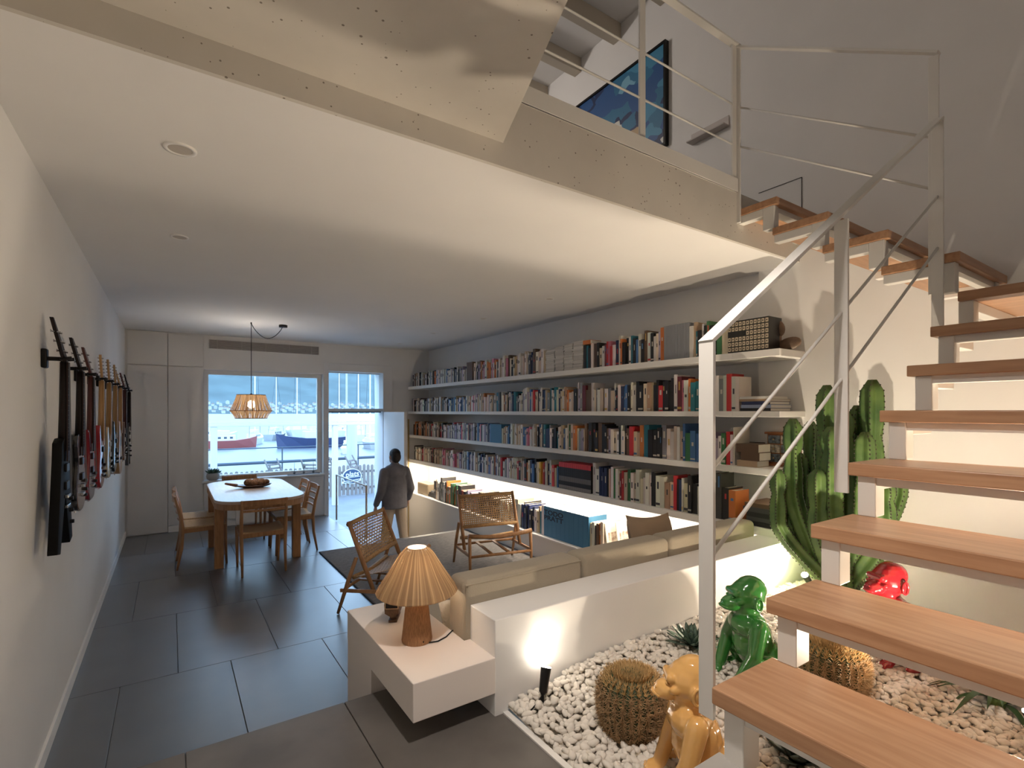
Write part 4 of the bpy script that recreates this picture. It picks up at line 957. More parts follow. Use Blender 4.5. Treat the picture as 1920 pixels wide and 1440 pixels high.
# ------------------------------------------------------------------ rosette succulents
def rosette(loc, R, lab, seed, mat, n=46, tilt=.0, wide=.30):
    t = thing('agave_rosette', lab, 'succulent', loc); r = random.Random(seed)
    for k in range(n):
        f = (k + .5) / n; q = k * 2.39996 + r.uniform(-.1, .1); e = math.radians(86 - 78 * f ** .8); L_ = R * (.42 + .62 * f ** .6); w = L_ * wide
        d = Vector((math.cos(q), math.sin(q), 0)); m = MB(); vs = []
        for i, (u, wd_) in enumerate(((0, .45), (.3, .8), (.6, 1), (.82, .7), (1, .02))):
            ee = e + .35 * u * u * (1 - f); p = d * (L_ * u * math.cos(e) + .01) + Vector((0, 0, .015 + L_ * u * math.sin(ee) * .95)); sd = Vector((-d.y, d.x, 0)) * (w * wd_ / 2); nu = Vector((-d.x * math.sin(e), -d.y * math.sin(e), math.cos(e)))
            vs += [p - sd + nu * w * .10, p - nu * w * .06, p + sd + nu * w * .10, p + nu * w * .10 * 0 + nu * w * .03]
        fs = []
        for i in range(4):
            a = i * 4
            for j in range(4): fs.append((a + j, a + (j + 1) % 4, a + 4 + (j + 1) % 4, a + 4 + j))
        fs += [(3, 2, 1, 0), (16, 17, 18, 19)]
        m.add(vs, fs).build('leaf', mat, t, smooth=True)
agm = M('agave_leaf', (.13, .20, .15), .5, var=.25, vsc=25)
rosette((SUC1.x, SUC1.y, gz(SUC1.x, SUC1.y) - .01), .13, 'green rosette succulent on the pebbles near the parapet', 3, agm)
rosette((SUC2.x, SUC2.y, gz(SUC2.x, SUC2.y) - .01), .12, 'pale-edged agave rosette under the lowest oak tread', 4, M('agave_pale', (.10, .13, .10), .5, col2=(.045, .06, .05), vsc=18), 22, wide=.5)
# strappy plant at the right
sp_ = thing('strap_plant', 'dark green strap-leaved plant beside the right wall under the stairs', 'plant', (GRS.x, GRS.y, gz(GRS.x, GRS.y)))
stm = M('strap_leaf', (.035, .085, .03), .4, var=.3, vsc=10); r = random.Random(21)
for k in range(26):
    q = k * 2.4 + r.uniform(-.3, .3); L_ = r.uniform(.22, .42); e = r.uniform(.5, 1.35); d = Vector((math.cos(q), math.sin(q), 0)); sd = Vector((-d.y, d.x, 0)); vs = []; N = 8
    for i in range(N + 1):
        u = i / N; p = d * (L_ * u * math.cos(e * (1 - .3 * u))) + Vector((0, 0, L_ * (u * math.sin(e) - .75 * u * u * r.uniform(.95, 1.05)) + .01)); w = .013 * (1 - u ** 3) * r.uniform(.9, 1.1) + .0008
        p.z = max(p.z, .006 + .002 * k / 26); vs += [p - sd * w, p + Vector((0, 0, -.003)), p + sd * w]
    m = MB().add(vs, [(3 * i + j, 3 * i + j + 1, 3 * i + 4 + j, 3 * i + 3 + j) for i in range(N) for j in range(2)]); o = m.build('leaf', stm, sp_, smooth=True)
MB().lathe([(.03, -.02), (.028, .04), (.015, .09)], n=10).build('crown', M('strap_crown', (.25, .36, .12), .5), sp_, smooth=True)
# ------------------------------------------------------------------ tall ribbed euphorbia
eup = thing('column_cactus', 'tall many-armed green column cactus in the corner by the bookshelf', 'cactus', (CAC.x, CAC.y, gz(CAC.x, CAC.y)))
eum = M('euphorbia_skin', (.13, .22, .06), .5, col2=(.06, .125, .035), vsc=9); rim = M('euphorbia_rib', (.05, .045, .03), .7)
ARMS = [  # tip pixel, plane x of tip, attach height fraction, radius
 (1487, 785, 3.20, .40, .048), (1460, 880, 3.12, .30, .042), (1551, 722, 3.30, .55, .050), (1520, 790, 3.42, .55, .046), (1636, 712, 3.42, .60, .054), (1608, 760, 3.45, .60, .046),
 (1622, 810, 3.28, .50, .046), (1585, 770, 3.36, .5, .05), (1500, 850, 3.34, .40, .048), (1660, 905, 3.36, .30, .048), (1475, 930, 3.20, .25, .045), (1560, 800, 3.22, .2, .055), (1688, 770, 3.55, .60, .036), (1640, 780, 3.50, .5, .04), (1535, 880, 3.18, .25, .05)]
r = random.Random(8); g0 = gz(CAC.x, CAC.y)
for k, (u, v, xx, at_, R) in enumerate(ARMS):
    R *= 1.22
    tip = onX(u, v, xx) - Vector((CAC.x, CAC.y, g0)); rise = tip.z
    a = Vector((r.uniform(-.03, .03), r.uniform(-.03, .03), .02 + .10 * r.random())); out = Vector((tip.x, tip.y, 0)); low_ = a.z + rise * .18
    N = 22; pts_ = []; rs = []
    for i in range(N + 1):
        f = i / N; s = min(1, f / .6); s = s * s * (3 - 2 * s) * .5 + s * .5
        p = Vector((a.x + (out.x - a.x) * s, a.y + (out.y - a.y) * s, a.z + (tip.z - a.z) * f ** 1.06)); pts_.append(p)
        neck = 1 - .28 * math.exp(-((f - (.80 + .06 * math.sin(k * 3))) / .035) ** 2)
        rs.append(R * (.72 + .28 * min(1, f / .25)) * neck * (1 if f < .93 else math.sqrt(max(.02, 1 - ((f - .93) / .075) ** 2))))
    nrib = 5 if k % 3 else 4; n = nrib * 6
    sec = [.50 + .50 * (max(0, math.cos(nrib * (2 * PI * j / n) / 1) * .5 + .5)) ** 1.6 for j in range(n)]
    m = MB().tube(pts_, rs, n, True, sec); st_ = m.build('stem', eum, eup, smooth=True)
    # brown toothed rib edges
    tm = MB(); t0 = (pts_[1] - pts_[0]).normalized(); a_ = t0.orthogonal().normalized(); frames = []
    for i, p in enumerate(pts_):
        t = (pts_[min(i + 1, N)] - pts_[max(i - 1, 0)]).normalized(); a_ = (a_ - t * a_.dot(t)).normalized(); frames.append((p, a_.copy(), t.cross(a_), rs[i], t))
    for jr in range(nrib):
        q = 2 * PI * jr / nrib
        for i in range(N):
            for ff in (0, .5):
                p = frames[i][0].lerp(frames[i + 1][0], ff); rr = frames[i][3] * (1 - ff) + frames[i + 1][3] * ff; dd = frames[i][1] * math.cos(q) + frames[i][2] * math.sin(q)
                tm.ell(p + dd * rr * .985, (.0042, .0042, .006), 5, 3)
    tag(tm.build('rib_spines', rim, st_), kind='stuff')

# ------------------------------------------------------------------ crouching monkey figurines
def monkey_mesh():
    m = MB()
    m.ell((.06, 0, .10), (.085, .085, .095)); m.ell((.02, 0, .17), (.085, .088, .11)); m.ell((-.005, 0, .245), (.075, .10, .062))
    m.cap((0, 0, .27), (-.02, 0, .33), .05, .05)
    m.ell((-.005, 0, .365), (.078, .068, .075)); m.ell((.01, 0, .39), (.07, .062, .062)); m.ell((-.078, 0, .335), (.042, .044, .034)); m.ell((-.10, 0, .327), (.026, .036, .02)); m.ell((-.10, 0, .347), (.018, .03, .012))
    m.cap((-.072, -.032, .385), (-.072, .032, .385), .016, .016)
    for s in (-1, 1):
        m.ell((.0, s * .066, .350), (.018, .016, .030)); m.ell((-.062, s * .045, .352), (.018, .014, .014))
        m.cap((-.0, s * .085, .255), (-.035, s * .115, .15), .038, .031); m.cap((-.035, s * .115, .15), (-.085, s * .085, .035), .030, .025)
        m.ell((-.10, s * .083, .018), (.036, .026, .018))
        for k in range(4): m.cap((-.115, s * (.066 + .011 * k), .016), (-.142 + .004 * abs(k - 1.5), s * (.062 + .014 * k), .009), .0075, .006, 8)
        m.cap((-.095, s * .062, .018), (-.112, s * .048, .010), .008, .0065, 8)
        m.cap((.075, s * .065, .075), (-.01, s * .125, .105), .050, .036); m.cap((-.01, s * .125, .105), (.035, s * .135, .025), .034, .026); m.ell((-.01, s * .14, .016), (.05, .022, .016))
        m.ell((.045, s * .05, .20), (.03, .03, .05))
    return m
MM = baked(monkey_mesh(), [('REMESH', dict(mode='VOXEL', voxel_size=.0045)), ('SMOOTH', dict(factor=.5, iterations=5))], 'monkey_body', blackgl)
eyem = M('monkey_socket', (.03, .02, .01), .3)
def monkey(loc, rz, sc, col, lab, nm):
    mt = M('lacquer_' + nm, col, .16, coat=.8, var=.12, vsc=6)
    t = thing('monkey_figurine', lab, 'figurine', loc, rz, 'glossy monkey figurines'); t.scale = (sc,) * 3
    me = MM.copy(); me.materials.clear(); me.materials.append(mt); mobj('body', me, t)
    for s in (-1, 1):
        MB().ell((-.082, s * .024, .366), (.007, .009, .006), 10, 7).build('eye', mt, t, smooth=True)
        MB().tube([(.006 + .017 * math.cos(q), s * (.0775 - .003 * math.cos(q)), .350 + .027 * math.sin(q)) for q in [PI * 2 * i / 16 for i in range(17)]], .0055, 8, cap=False).build('ear', mt, t, smooth=True)
        MB().ell((-.1165, s * .010, .345), (.004, .005, .004), 8, 6).build('nostril', mt, t, smooth=True)
    MB().tube([(-.108, -.03, .322), (-.124, -.015, .326), (-.127, 0, .327), (-.124, .015, .326), (-.108, .03, .322)], .0055, 8).build('lip', mt, t, smooth=True)
monkey((YEL.x, YEL.y, gz(YEL.x, YEL.y)), math.radians(-40), .97, (.82, .46, .15), 'glossy orange-yellow crouching monkey figurine beside the stair foot', 'orange')
monkey((GRE.x, GRE.y, gz(GRE.x, GRE.y)), math.radians(-30), 1.02, (.03, .17, .03), 'glossy green crouching monkey figurine behind the stair railing', 'green')
monkey((RED.x, RED.y, gz(RED.x, RED.y)), math.radians(-25), 1.05, (.33, .012, .018), 'glossy red crouching monkey figurine beneath the upper treads', 'red')

# ================================================================== GUITARS
fretm = M('rosewood', (.03, .018, .014), .6, spec=.2); maple = M('maple_neck', (.50, .29, .12), .35); mahog = M('mahogany_neck', (.09, .025, .02), .4); dark = M('ebony_neck', (.016, .011, .010), .5, spec=.25)
def smoothpoly(p, n=4):
    out = []; N = len(p)
    for i in range(N):
        p0, p1, p2, p3 = (Vector(p[(i + k) % N]) for k in (-1, 0, 1, 2))
        for k in range(n):
            t = k / n; out.append(tuple(.5 * ((2 * p1) + (p2 - p0) * t + (2 * p0 - 5 * p1 + 4 * p2 - p3) * t * t + (3 * p1 - p0 - 3 * p2 + p3) * t ** 3)))
    return out
# outlines in (y, z) with z = 0 at the nut, going down
LP = [(-.03, -.36), (-.10, -.35), (-.135, -.40), (-.12, -.47), (-.11, -.52), (-.15, -.60), (-.165, -.68), (-.12, -.755), (0, -.775), (.12, -.755), (.165, -.68), (.15, -.60), (.11, -.52), (.10, -.47), (.105, -.42), (.075, -.40), (.045, -.45), (.03, -.44)]
SG = [(-.03, -.38), (-.09, -.36), (-.15, -.33), (-.13, -.41), (-.11, -.52), (-.14, -.62), (-.16, -.69), (-.10, -.765), (0, -.775), (.10, -.765), (.16, -.69), (.14, -.62), (.11, -.52), (.13, -.41), (.15, -.33), (.09, -.36), (.03, -.38)]
ST = [(-.03, -.42), (-.08, -.36), (-.13, -.32), (-.14, -.38), (-.115, -.47), (-.12, -.54), (-.155, -.63), (-.15, -.71), (-.07, -.775), (.03, -.77), (.13, -.73), (.16, -.64), (.125, -.54), (.115, -.48), (.13, -.42), (.105, -.39), (.065, -.43), (.03, -.44)]
TE = [(-.03, -.37), (-.10, -.36), (-.14, -.41), (-.12, -.49), (-.12, -.54), (-.155, -.63), (-.15, -.71), (-.08, -.765), (0, -.77), (.08, -.765), (.15, -.71), (.155, -.63), (.12, -.54), (.115, -.49), (.125, -.43), (.09, -.40), (.045, -.44), (.03, -.43)]
AC = [(-.03, -.33), (-.10, -.33), (-.145, -.39), (-.13, -.47), (-.125, -.53), (-.18, -.64), (-.19, -.73), (-.13, -.83), (0, -.855), (.13, -.83), (.19, -.73), (.18, -.64), (.125, -.53), (.13, -.47), (.145, -.39), (.10, -.33), (.03, -.33)]
VV = [(-.035, -.36), (-.09, -.38), (-.10, -.46), (-.205, -.87), (-.13, -.885), (-.0, -.62), (.13, -.885), (.205, -.87), (.10, -.46), (.09, -.38), (.035, -.36)]
def guitar(y, z, outline, bcol, ncol, lab, thick=.042, sharp=False, top=None, angled=True, acoustic=False, hardware=True, peg=True):
    t = thing('electric_guitar' if not acoustic else 'acoustic_guitar', lab, 'guitar', (-.405, y, z), 0, 'guitars hanging on the wall')
    poly = outline if sharp else smoothpoly(outline, 4)
    xf = -.010
    MB().prism(poly, lambda a, b: (xf - thick, a, b), lambda a, b: (xf, a, b)).build('body', bcol, t, bevel=.006 if not sharp else .003, auto=40)
    if top: MB().prism([(a * .955, -.57 + (b + .57) * .955) for a, b in poly], lambda a, b: (xf - .001, a, b), lambda a, b: (xf + .002, a, b)).build('top', top, t, auto=40)
    zb = -.42
    MB().tube([(-.012, 0, 0), (-.012, 0, -.2), (-.013, 0, zb)], [.019, .022, .026], 10, True, [1, 1, .9, .75, .7, .7, .7, .75, .9, 1]).build('neck', ncol, t, smooth=True)
    fb_ = MB().bar((-.001, 0, 0), (-.001, 0, -.47 if not acoustic else -.45), .043, .006, (1, 0, 0), .054, .006).build('fretboard', fretm if ncol is not maple else maple, t)
    for k in range(0, 18):
        zf = -(.62 * (1 - 2 ** (-(k + 1) / 12)))
        MB().box(.002, -.022 - .0003 * k, zf - .0008, .0032, .022 + .0003 * k, zf + .0008).build('fret', M('fret_wire', (.22, .21, .20), .5, metal=.4), fb_)
    tl = -.045 if angled else -.012
    if angled: hp = [(-.022, 0), (-.042, .05), (-.040, .15), (-.02, .185), (0, .175), (.02, .185), (.040, .15), (.042, .05), (.022, 0)]
    else: hp = [(-.022, 0), (-.026, .04), (-.03, .15), (-.02, .19), (.012, .195), (.035, .165), (.034, .12), (.026, .05), (.022, 0)]
    if sharp: hp = [(-.022, 0), (-.045, .03), (-.012, .21), (.012, .21), (.045, .03), (.022, 0)]
    f1 = lambda a, b: (-.010 + tl * b / .19 - .007, a, b); f2 = lambda a, b: (-.010 + tl * b / .19 + .007, a, b)
    hs = MB().prism(hp, f1, f2).build('headstock', ncol, t)
    for k in range(6):
        if angled: s = -1 if k < 3 else 1; zz = .05 + .045 * (k % 3); yy = s * .04
        else: s = -1; zz = .035 + .026 * k; yy = -.03
        xx = -.010 + tl * zz / .19
        MB().tube([(xx - .004, yy * .8, zz), (xx - .010, yy + s * .012, zz), (xx - .010, yy + s * .018, zz)], .003, 6).ell((xx - .010, yy + s * .026, zz), (.003, .009, .007), 8, 6).build('tuning_peg', chrome, hs)
        MB().cone((xx + .005, yy * .55, zz), (xx + .018, yy * .55, zz), .004, .004, 8).build('string_post', chrome, hs)
    if acoustic:
        MB().lathe([(.001, 0), (.05, 0), (.05, .002), (.001, .002)], n=24).build('sound_hole', black, t).matrix_local = Matrix.Translation((xf, 0, -.53)) @ Matrix.Rotation(PI / 2, 4, 'Y')
        MB().box(xf, -.07, -.71, xf + .010, .07, -.685).build('bridge', fretm, t, bevel=.002)
        zbr = -.70
    else:
        zbr = -.635
        for zz in (-.50, -.585): MB().box(xf, -.038, zz - .019, xf + .010, .038, zz + .019).build('pickup', black if bcol is not MATS.get('cream_body') else chrome, t, bevel=.003)
        MB().box(xf, -.042, zbr - .008, xf + .016, .042, zbr + .008).build('bridge', chrome, t, bevel=.003)
        MB().box(xf, -.045, zbr - .055, xf + .014, .045, zbr - .04).build('tailpiece', chrome, t, bevel=.003)
        kn = [(.10, -.62), (.11, -.67), (.085, -.70)] if not sharp else [(.10, -.66), (.115, -.72), (.13, -.78)]
        for a, b in kn: MB().cone((xf, a, b), (xf + .016, a, b), .011, .009, 14).build('knob', black if k % 2 else chrome, t)
    st_ = MB()
    for k in range(6): yk = -.018 + .0072 * k; st_.tube([(.004, yk * .9, .0), (.011, yk * 1.35, zbr)], .0006, 4)
    tag(st_.build('strings', M('string_wire', (.16, .155, .15), .5, metal=.4), t), kind='stuff')
    MB().cone((xf - thick / 2, 0, min(b for a, b in poly) if not sharp else -.615), (xf - thick / 2, 0, (min(b for a, b in poly) if not sharp else -.615) - .012), .005, .006, 10).build('strap_button', chrome, t)
    # wall hanger
    h = thing('guitar_hanger', 'black wall hanger carrying the ' + lab.split(',')[0].split(' guitar')[0] + ' guitar', 'hanger', (XL, y, z + .015), 0, 'guitar hangers')
    MB().box(0, -.026, -.045, .022, .026, .045).build('pad', black, h, bevel=.006)
    MB().cone((.02, 0, 0), (.072, 0, 0), .010, .010, 12).build('arm', black, h)
    MB().tube([(.112, -.036, .004), (.085, -.036, 0), (.072, -.02, 0), (.070, 0, 0), (.072, .02, 0), (.085, .036, 0), (.112, .036, .004)], .0085, 8).build('yoke', black, h, smooth=True)
red = M('cherry_body', (.22, .012, .02), .15, coat=.7); red2 = M('candy_red', (.36, .015, .02), .15, coat=.7); sun = M('sunburst_top', (.30, .12, .04), .12, coat=.8, col2=(.08, .02, .015), vsc=6)
cream = M('cream_body', (.62, .50, .30), .25, coat=.4); nat = M('natural_spruce', (.42, .23, .09), .3, coat=.3); 
GY = [3.19, 3.70, 4.16, 4.76, 5.29, 5.85, 6.41, 7.0, 7.70]
matte = M('matte_black_body', (.006, .0055, .0055), .6, spec=.12)
guitar(GY[0], 1.885, VV, matte, dark, 'black V-shaped electric guitar, first from the platform', .036, True)
guitar(GY[1], 1.875, LP, blackgl, dark, 'dark single-cutaway electric guitar with glossy sunburst top', .052, top=sun)
guitar(GY[2], 1.870, SG, red, mahog, 'cherry red double-horned electric guitar with dark red neck', .036, top=red)
guitar(GY[3], 1.875, ST, red2, maple, 'bright red electric guitar with maple neck', .044, angled=False)
guitar(GY[4], 1.885, TE, cream, maple, 'cream slab-bodied electric guitar with maple neck', .044, angled=False)
guitar(GY[5], 1.885, ST, blackgl, maple, 'black electric guitar with pale maple neck', .044, angled=False)
guitar(GY[6], 1.885, AC, nat, maple, 'natural wood acoustic guitar with deep body', .10, acoustic=True)
guitar(GY[7], 1.890, LP, sun, mahog, 'brown semi-hollow guitar with dark neck beside the acoustic', .045)
guitar(GY[8], 1.890, VV, blackgl, dark, 'small black V-shaped guitar, last one before the panelled wall', .032, True)

# ================================================================== PERSON
pn_ = thing('person', 'person in grey-blue overshirt and beige trousers walking out of the door', 'person', (2.76, 7.22, -.55), math.radians(8))
skin = M('skin', (.42, .24, .17), .55); hairm = M('dark_hair', (.018, .013, .011), .6, bump=.6, bs=80); shirt = M('overshirt', (.17, .165, .185), .9, bump=.25, bs=60, var=.15, vsc=8); trou = M('beige_trousers', (.46, .37, .28), .9, bump=.2, bs=60)
RM = lambda v, it=4: [('REMESH', dict(mode='VOXEL', voxel_size=v)), ('SMOOTH', dict(factor=.5, iterations=it))]
# faces +Y (walking away), left leg forward
b = MB()
b.ell((0, .01, 1.535), (.072, .088, .105)); b.ell((0, .055, 1.485), (.055, .05, .06)); b.cap((0, -.01, 1.36), (0, .0, 1.47), .055, .052)
b.ell((0, .105, 1.525), (.013, .02, .02)); b.ell((0, .088, 1.485), (.028, .018, .010))
for s in (-1, 1):
    b.ell((s * .075, .0, 1.525), (.014, .022, .032)); b.ell((s * .03, .078, 1.55), (.014, .012, .010))
b.ell((0, 0, 1.18), (.16, .10, .22)); b.ell((0, 0, .95), (.15, .11, .13))
HANDS = {-1: ((-.265, .08, .82), (.02, .05, -1)), 1: ((.285, .10, .86), (.0, .35, -.9))}
for s in (-1, 1):
    b.cap((s * .17, -.01, 1.32), (s * .24, -.05, 1.05), .055, .042); wr, dr_ = HANDS[s]; wr = Vector(wr); dr_ = Vector(dr_).normalized()
    b.cap((s * .24, -.05, 1.05), wr, .040, .027); b.ell(wr + dr_ * .05, (.022, .036, .045))
    for k, L_ in enumerate((.060, .072, .068, .052)):
        p = wr + dr_ * .085 + Vector((0, (k - 1.5) * .017, 0)); q = p + dr_ * L_ * .55; b.cap(p, q, .0095, .009, 8); b.cap(q, q + (dr_ + Vector((-s * .5, 0, 0))).normalized() * L_ * .45, .009, .0075, 8)
    p = wr + dr_ * .03 + Vector((0, .03, 0)); b.cap(p, p + (dr_ + Vector((0, .6, 0))).normalized() * .055, .011, .009, 8)
    b.cap((s * .085, 0, .90), (s * .09, .06 * -s, .50), .085, .058); b.cap((s * .09, .06 * -s, .50), (s * .09, -.16 * s, .09), .055, .04)
mobj('body', baked(b, RM(.009, 3), 'person_body', skin), pn_)
hb = MB(); hb.ell((0, -.012, 1.575), (.080, .094, .082)); hb.ell((0, -.045, 1.53), (.075, .065, .09)); mobj('hair', baked(hb, RM(.009, 3), 'hair', hairm), pn_)
sb = MB(); sb.ell((0, -.005, 1.30), (.20, .125, .13)); sb.ell((0, 0, 1.12), (.195, .135, .25)); sb.ell((0, 0, 1.0), (.19, .135, .17)); sb.cap((0, -.01, 1.36), (0, -.005, 1.405), .08, .07); sb.prism([(.195 * math.cos(2 * PI * i / 20), .140 * math.sin(2 * PI * i / 20)) for i in range(20)], lambda a, b_: (a * 1.03, b_ * 1.03, .775), lambda a, b_: (a * .98, b_ * .98, 1.15))
for s in (-1, 1):
    sb.cap((s * .175, -.01, 1.31), (s * .245, -.05, 1.05), .072, .060); wr = Vector(HANDS[s][0]); e = Vector((s * .245, -.05, 1.05)); sb.cap(e, e.lerp(wr, .88), .058, .045)
mobj('overshirt', baked(sb, RM(.010, 4), 'overshirt', shirt), pn_)
tb_ = MB(); tb_.ell((0, 0, .90), (.165, .125, .12))
for s in (-1, 1): tb_.cap((s * .085, 0, .86), (s * .095, .06 * -s, .50), .098, .075); tb_.cap((s * .095, .06 * -s, .50), (s * .095, -.16 * s, .13), .072, .06)
mobj('trousers', baked(tb_, RM(.010, 3), 'trousers', trou), pn_)
for s in (-1, 1):
    f = MB(); f.ell((s * .095, -.16 * s + .05, .045), (.045, .13, .045)); f.ell((s * .095, -.16 * s - .02, .06), (.045, .06, .055)); f.box(s * .095 - .04, -.16 * s - .06, 0, s * .095 + .04, -.16 * s + .15, .02)
    mobj('shoe', baked(f, RM(.008, 3), 'shoe', M('shoe_leather', (.05, .04, .035), .5)), pn_)

# ================================================================== OUTSIDE: terrace, fence, harbour
deckm = M('terrace_deck', (.22, .225, .23), .6, bump=.1, bs=20, var=.12, vsc=2)
structure(MB().box(-14, 8.80, -.9, 22, 17.2, -.55).build('ground_terrace', deckm), 'pale grey terrace floor outside the door', 'ground')
watm = M('harbour_water', (.17, .175, .18), .35, bump=.5, bs=.35, stretch=(.6, 2.5, 1), spec=.6)
wt = MB().box(-2000, 17.2, -2.6, 4000, 790, -2.1).build('harbour_water', watm); tag(wt, 'calm pale harbour water', 'water', kind='stuff')
fm = M('weathered_picket', (.24, .21, .195), .8, var=.2, vsc=12, stretch=(1, 1, .2))
fe = thing('picket_fence', 'weathered low picket fence at the terrace edge', 'fence', (2, 13.5, -.55))
pk = [(-.037, 0), (.037, 0), (.037, .74), (.026, .775), (0, .785), (-.026, .775), (-.037, .74)]
pme = MB().prism(pk, lambda a, z: (a, -.01, z), lambda a, z: (a, .01, z)).mesh('picket', fm)
x = -3.9
while x < 5.6:
    o = mobj('picket', pme, fe); o.location = (x, random.uniform(-.004, .004), random.uniform(-.01, .015)); x += .108
for z in (.14, .57): MB().box(-4.0, .01, z, 5.7, .035, z + .06).build('rail', fm, fe)
for x in (-3.5, -1.2, 1.0, 3.3, 5.4): MB().box(x, .02, 0, x + .07, .09, .62).build('fence_post', fm, fe)
fe.location = (0, 13.5, -.55)
for o in fe.children: pass
sg = thing('restaurant_sign', 'round dark blue sign with white lettering on the picket fence', 'sign', tuple(onY(660, 893, 13.43)))
sgm = M('sign_blue', (.02, .055, .13), .5); sgw = M('sign_white', (.70, .70, .70), .5)
disc = [(.25 * math.cos(2 * PI * i / 40), .20 * math.sin(2 * PI * i / 40)) for i in range(40)]
MB().prism([(a * 1.0, b * 1.0) for a, b in disc], lambda a, z: (a, -.012, z), lambda a, z: (a, .04, z)).build('board', sgw, sg)
MB().prism([(a * .92, b * .92) for a, b in disc], lambda a, z: (a, -.016, z), lambda a, z: (a, -.011, z)).build('field', sgm, sg)
MB().bar((-.21, -.018, -.035), (.21, -.018, -.01), .006, .012).build('stripe', sgw, sg)
MB().bar((-.27, -.020, -.15), (.23, -.020, -.10), .006, .055).build('ribbon', sgw, sg); MB().bar((-.22, -.0235, -.146), (.19, -.0235, -.105), .004, .020).build('ribbon_lettering', sgm, sg)
for s, z, sz in (('plats', .055, .19),):
    t = mobj('lettering', textmesh(s, sz, sgw, .002, .12), sg); t.rotation_euler = (PI / 2, math.radians(-4), 0); t.location = (0, -.018, z)
# folded chairs leaning behind the fence
def folding(loc, rz, lean):
    t = thing('folding_chair', 'weathered slatted folding chair leaning behind the picket fence', 'chair', loc, rz, 'folding chairs behind the fence')
    for s in (-1, 1):
        MB().bar((s * .2, 0, 0), (s * .2, lean, .95), .03, .03).build('leg', fm, t); MB().bar((s * .17, .30, 0), (s * .17, -.15 + lean, .80), .03, .03).build('leg', fm, t)
    for k in range(6): f = .35 + .1 * k; MB().bar((-.2, lean * f, .95 * f), (.2, lean * f, .95 * f), .012, .05).build('slat', fm, t)
    return t
f0 = folding((-.5, 14.1, -.55), .9, .55)
for loc, rz in (((.35, 14.2, -.55), -.7), ((1.15, 14.3, -.55), 2.3), ((2.5, 14.2, -.55), .6), ((3.3, 14.3, -.55), 2.5), ((4.6, 14.2, -.55), .8), ((5.4, 14.25, -.55), -.8), ((3.95, 14.9, -.55), 2.2)):
    c = copy_tree(f0); c.location = loc; c.rotation_euler = (0, 0, rz)
# white awning frame on the terrace
wm = M('awning_white', (.62, .61, .60), .6)
aw = thing('awning_frame', 'white terrace awning frame with a long rolled valance', 'awning', (1.5, 12.2, -.55))
zt, zb2 = onY(500, 776, 12.2)[2], onY(500, 799, 12.2)[2]
MB().box(-6, 12.15, zb2 + .08, 10, 12.25, zt).build('valance', wm, aw, world=True); MB().box(-6, 12.12, zb2, 10, 12.28, zb2 + .07).build('beam', wm, aw, world=True, bevel=.01)
for px in (401, 628):
    xx = onY(px, 800, 12.2)[0]; MB().box(xx - .06, 12.14, -.55, xx + .06, 12.26, zb2).build('post', wm, aw, world=True, bevel=.01)
xx = onY(660, 850, 16.0)[0]
ml = thing('mooring_column', 'pale fluted column standing beyond the fence', 'column', (xx, 16.0, -.55)); MB().lathe([(.19, 0), (.17, .1), (.15, 2.0), (.14, 2.05)], n=14).build('shaft', M('column_grey', (.46, .46, .46), .7), ml); MB().lathe([(.22, -.02), (.22, .08)], n=14).build('base', MATS['column_grey'], ml)
qr = thing('quay_railing', 'dark pipe railing along the quay edge', 'railing', (2, 16.6, -.55)); dk = M('pipe_dark', (.06, .075, .10), .5)
for v, rr in ((866, .045), (839, .016)):
    z = onY(520, v, 16.6)[2]; MB().cone((-12, 16.6, z), (20, 16.6, z), rr, rr, 8).build('pipe', dk, qr, world=True)
for k in range(14): x = -11 + k * 2.3; MB().cone((x, 16.6, -.56), (x, 16.6, onY(520, 839, 16.6)[2]), .02, .02, 6).build('post', dk, qr, world=True)
# boats
def boat(px, y, L_, hcol, cab, mast, lab, rz=0):
    c = onY(px, 830, y); t = thing('boat', lab, 'boat', (c.x, y, -2.1), rz); m = MB(); secs = [(-.5, .9, .75), (-.25, 1, .68), (.1, 1, .70), (.35, .6, .85), (.5, .03, 1.05)]; vs = []; Bm = L_ * .16; Dp = L_ * .16
    for x, w, z in secs: vs += [(x * L_, -w * Bm, z * Dp * 1.3), (x * L_ * .96, -w * Bm * .7, 0), (x * L_ * .94, 0, -.2), (x * L_ * .96, w * Bm * .7, 0), (x * L_, w * Bm, z * Dp * 1.3)]
    m.add(vs, [(i * 5 + j, i * 5 + j + 1, (i + 1) * 5 + j + 1, (i + 1) * 5 + j) for i in range(4) for j in range(4)] + [(0, 1, 2, 3, 4)] + [(i * 5 + 4, i * 5, (i + 1) * 5, (i + 1) * 5 + 4) for i in range(4)]); m.build('hull', hcol, t)
    if cab:
        cb = MB().box(-.32 * L_, -Bm * .6, Dp * .8, .12 * L_, Bm * .6, Dp * 1.55).box(-.2 * L_, -Bm * .5, Dp * 1.55, .02 * L_, Bm * .5, Dp * 2.1).build('cabin', wm, t, bevel=.05)
        for k in range(4): MB().box(-.28 * L_ + k * .1 * L_, -Bm * .61, Dp * 1.12, -.28 * L_ + k * .1 * L_ + .05 * L_, -Bm * .59, Dp * 1.36).build('window', dk, cb)
    if mast:
        MB().cone((0, 0, Dp), (0, 0, mast), .09, .05, 8).build('mast', wm, t); MB().cone((-.02 * L_, 0, Dp * 1.7), (-.42 * L_, 0, Dp * 1.8), .07, .06, 8).build('boom', wm, t)
        s_ = MB()
        for q in (.48, -.48): s_.cone((q * L_, 0, Dp), (0, 0, mast * .97), .02, .02, 5)
        tag(s_.build('stays', dk, t), kind='stuff')
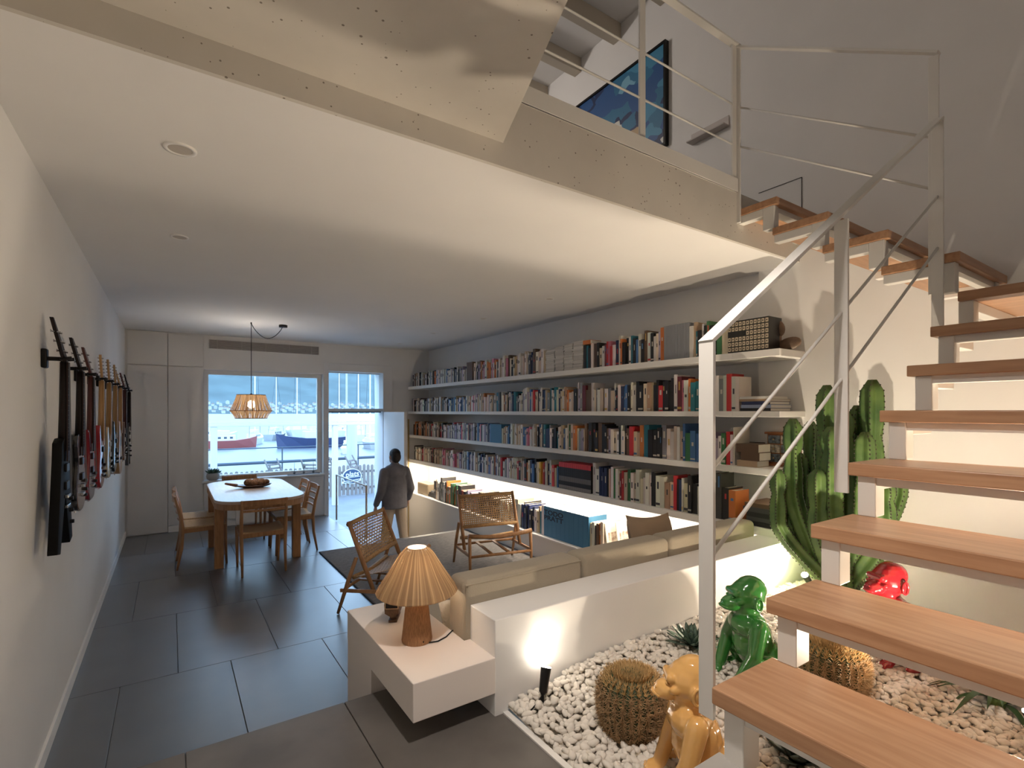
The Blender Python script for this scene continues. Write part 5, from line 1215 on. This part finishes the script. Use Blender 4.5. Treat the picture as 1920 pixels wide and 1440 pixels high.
navy = M('hull_navy', (.035, .05, .12), .4); redh = M('hull_red', (.30, .08, .075), .4); whh = M('hull_white', (.58, .58, .58), .4); gre = M('hull_grey', (.36, .37, .38), .4)
boat(585, 56, 7.0, navy, True, 0, 'dark navy-hulled boat moored stern-to', PI); boat(428, 60, 5.4, redh, True, 0, 'red-hulled motor boat with white cabin'); boat(478, 66, 5, whh, True, 17, 'white motor yacht with a short mast', 1.2); boat(518, 74, 5, gre, True, 9.5, 'grey-hulled cruiser with a slim mast', 1.0)
boat(557, 75, 9, whh, True, 19, 'white sailing yacht with the tallest mast beside the navy boat', 1.5); boat(650, 47, 3.4, whh, True, 15, 'white sailing yacht behind the round sign', 1.3); boat(672, 66, 5.5, whh, True, 16, 'white sailing yacht beside the pale column', 1.4); boat(694, 52, 4.5, gre, True, 15, 'grey sailing yacht at the outer berth', 1.5); boat(400, 72, 6, whh, True, 0, 'small white cruiser behind the red boat', .4); boat(636, 80, 6, whh, True, 17, 'white sailing yacht farthest out', 1.2)
# town on the far shore and hills
tw = M('town_white', (.46, .46, .45), .9); trf = M('town_roof', (.30, .22, .18), .9); rt = random.Random(77)
def hz(x, y):
    f = min(1, max(0, (y - 780) / 220)); g = min(1, max(0, (y - 960) / 1500))
    return -2.6 + 26 * f + 330 * math.sin(g * PI / 2) ** 1.1 * (1 + .14 * math.sin(x / 310 + 2.2) + .10 * noise.noise(Vector((x / 190, y / 190, 0)))) + 14 * g * noise.noise(Vector((x / 70, y / 70, 3)))
for k in range(100):
    px = 386 + k * 3.3 + rt.uniform(-2, 2); yy = 795 + 26 * (k * 7 % 5) + rt.uniform(0, 20); c = onY(px, 772, yy); w = rt.uniform(3.6, 5.6); hh = rt.uniform(2.6, 4.6)
    t = thing('house', 'small white house on the far shore', 'house', (c.x, yy, hz(c.x, yy)), 0, 'houses of the far shore')
    MB().box(-w / 2, 0, -3, w / 2, 8, hh).build('wall', tw, t); MB().prism([(-w / 2 - .3, hh), (w / 2 + .3, hh), (0, hh + 1.6)], lambda a, z: (a, -.3, z), lambda a, z: (a, 8.3, z)).build('roof', trf if k % 3 else tw, t)
hm = MB(); nxh, nyh = 110, 34; vs = []
for i in range(nxh + 1):
    for j in range(nyh + 1):
        x = -1500 + 5000 * i / nxh; y = 770 + 1900 * (j / nyh) ** 1.4; vs.append((x, y, hz(x, y)))
hm.add(vs, [(i * (nyh + 1) + j, (i + 1) * (nyh + 1) + j, (i + 1) * (nyh + 1) + j + 1, i * (nyh + 1) + j + 1) for i in range(nxh) for j in range(nyh)])
structure(hm.build('ground_hills', M('hill_scrub', (.095, .125, .12), .95, var=.2, vsc=.02), smooth=True), 'hazy scrub-covered hills across the bay', 'hills')
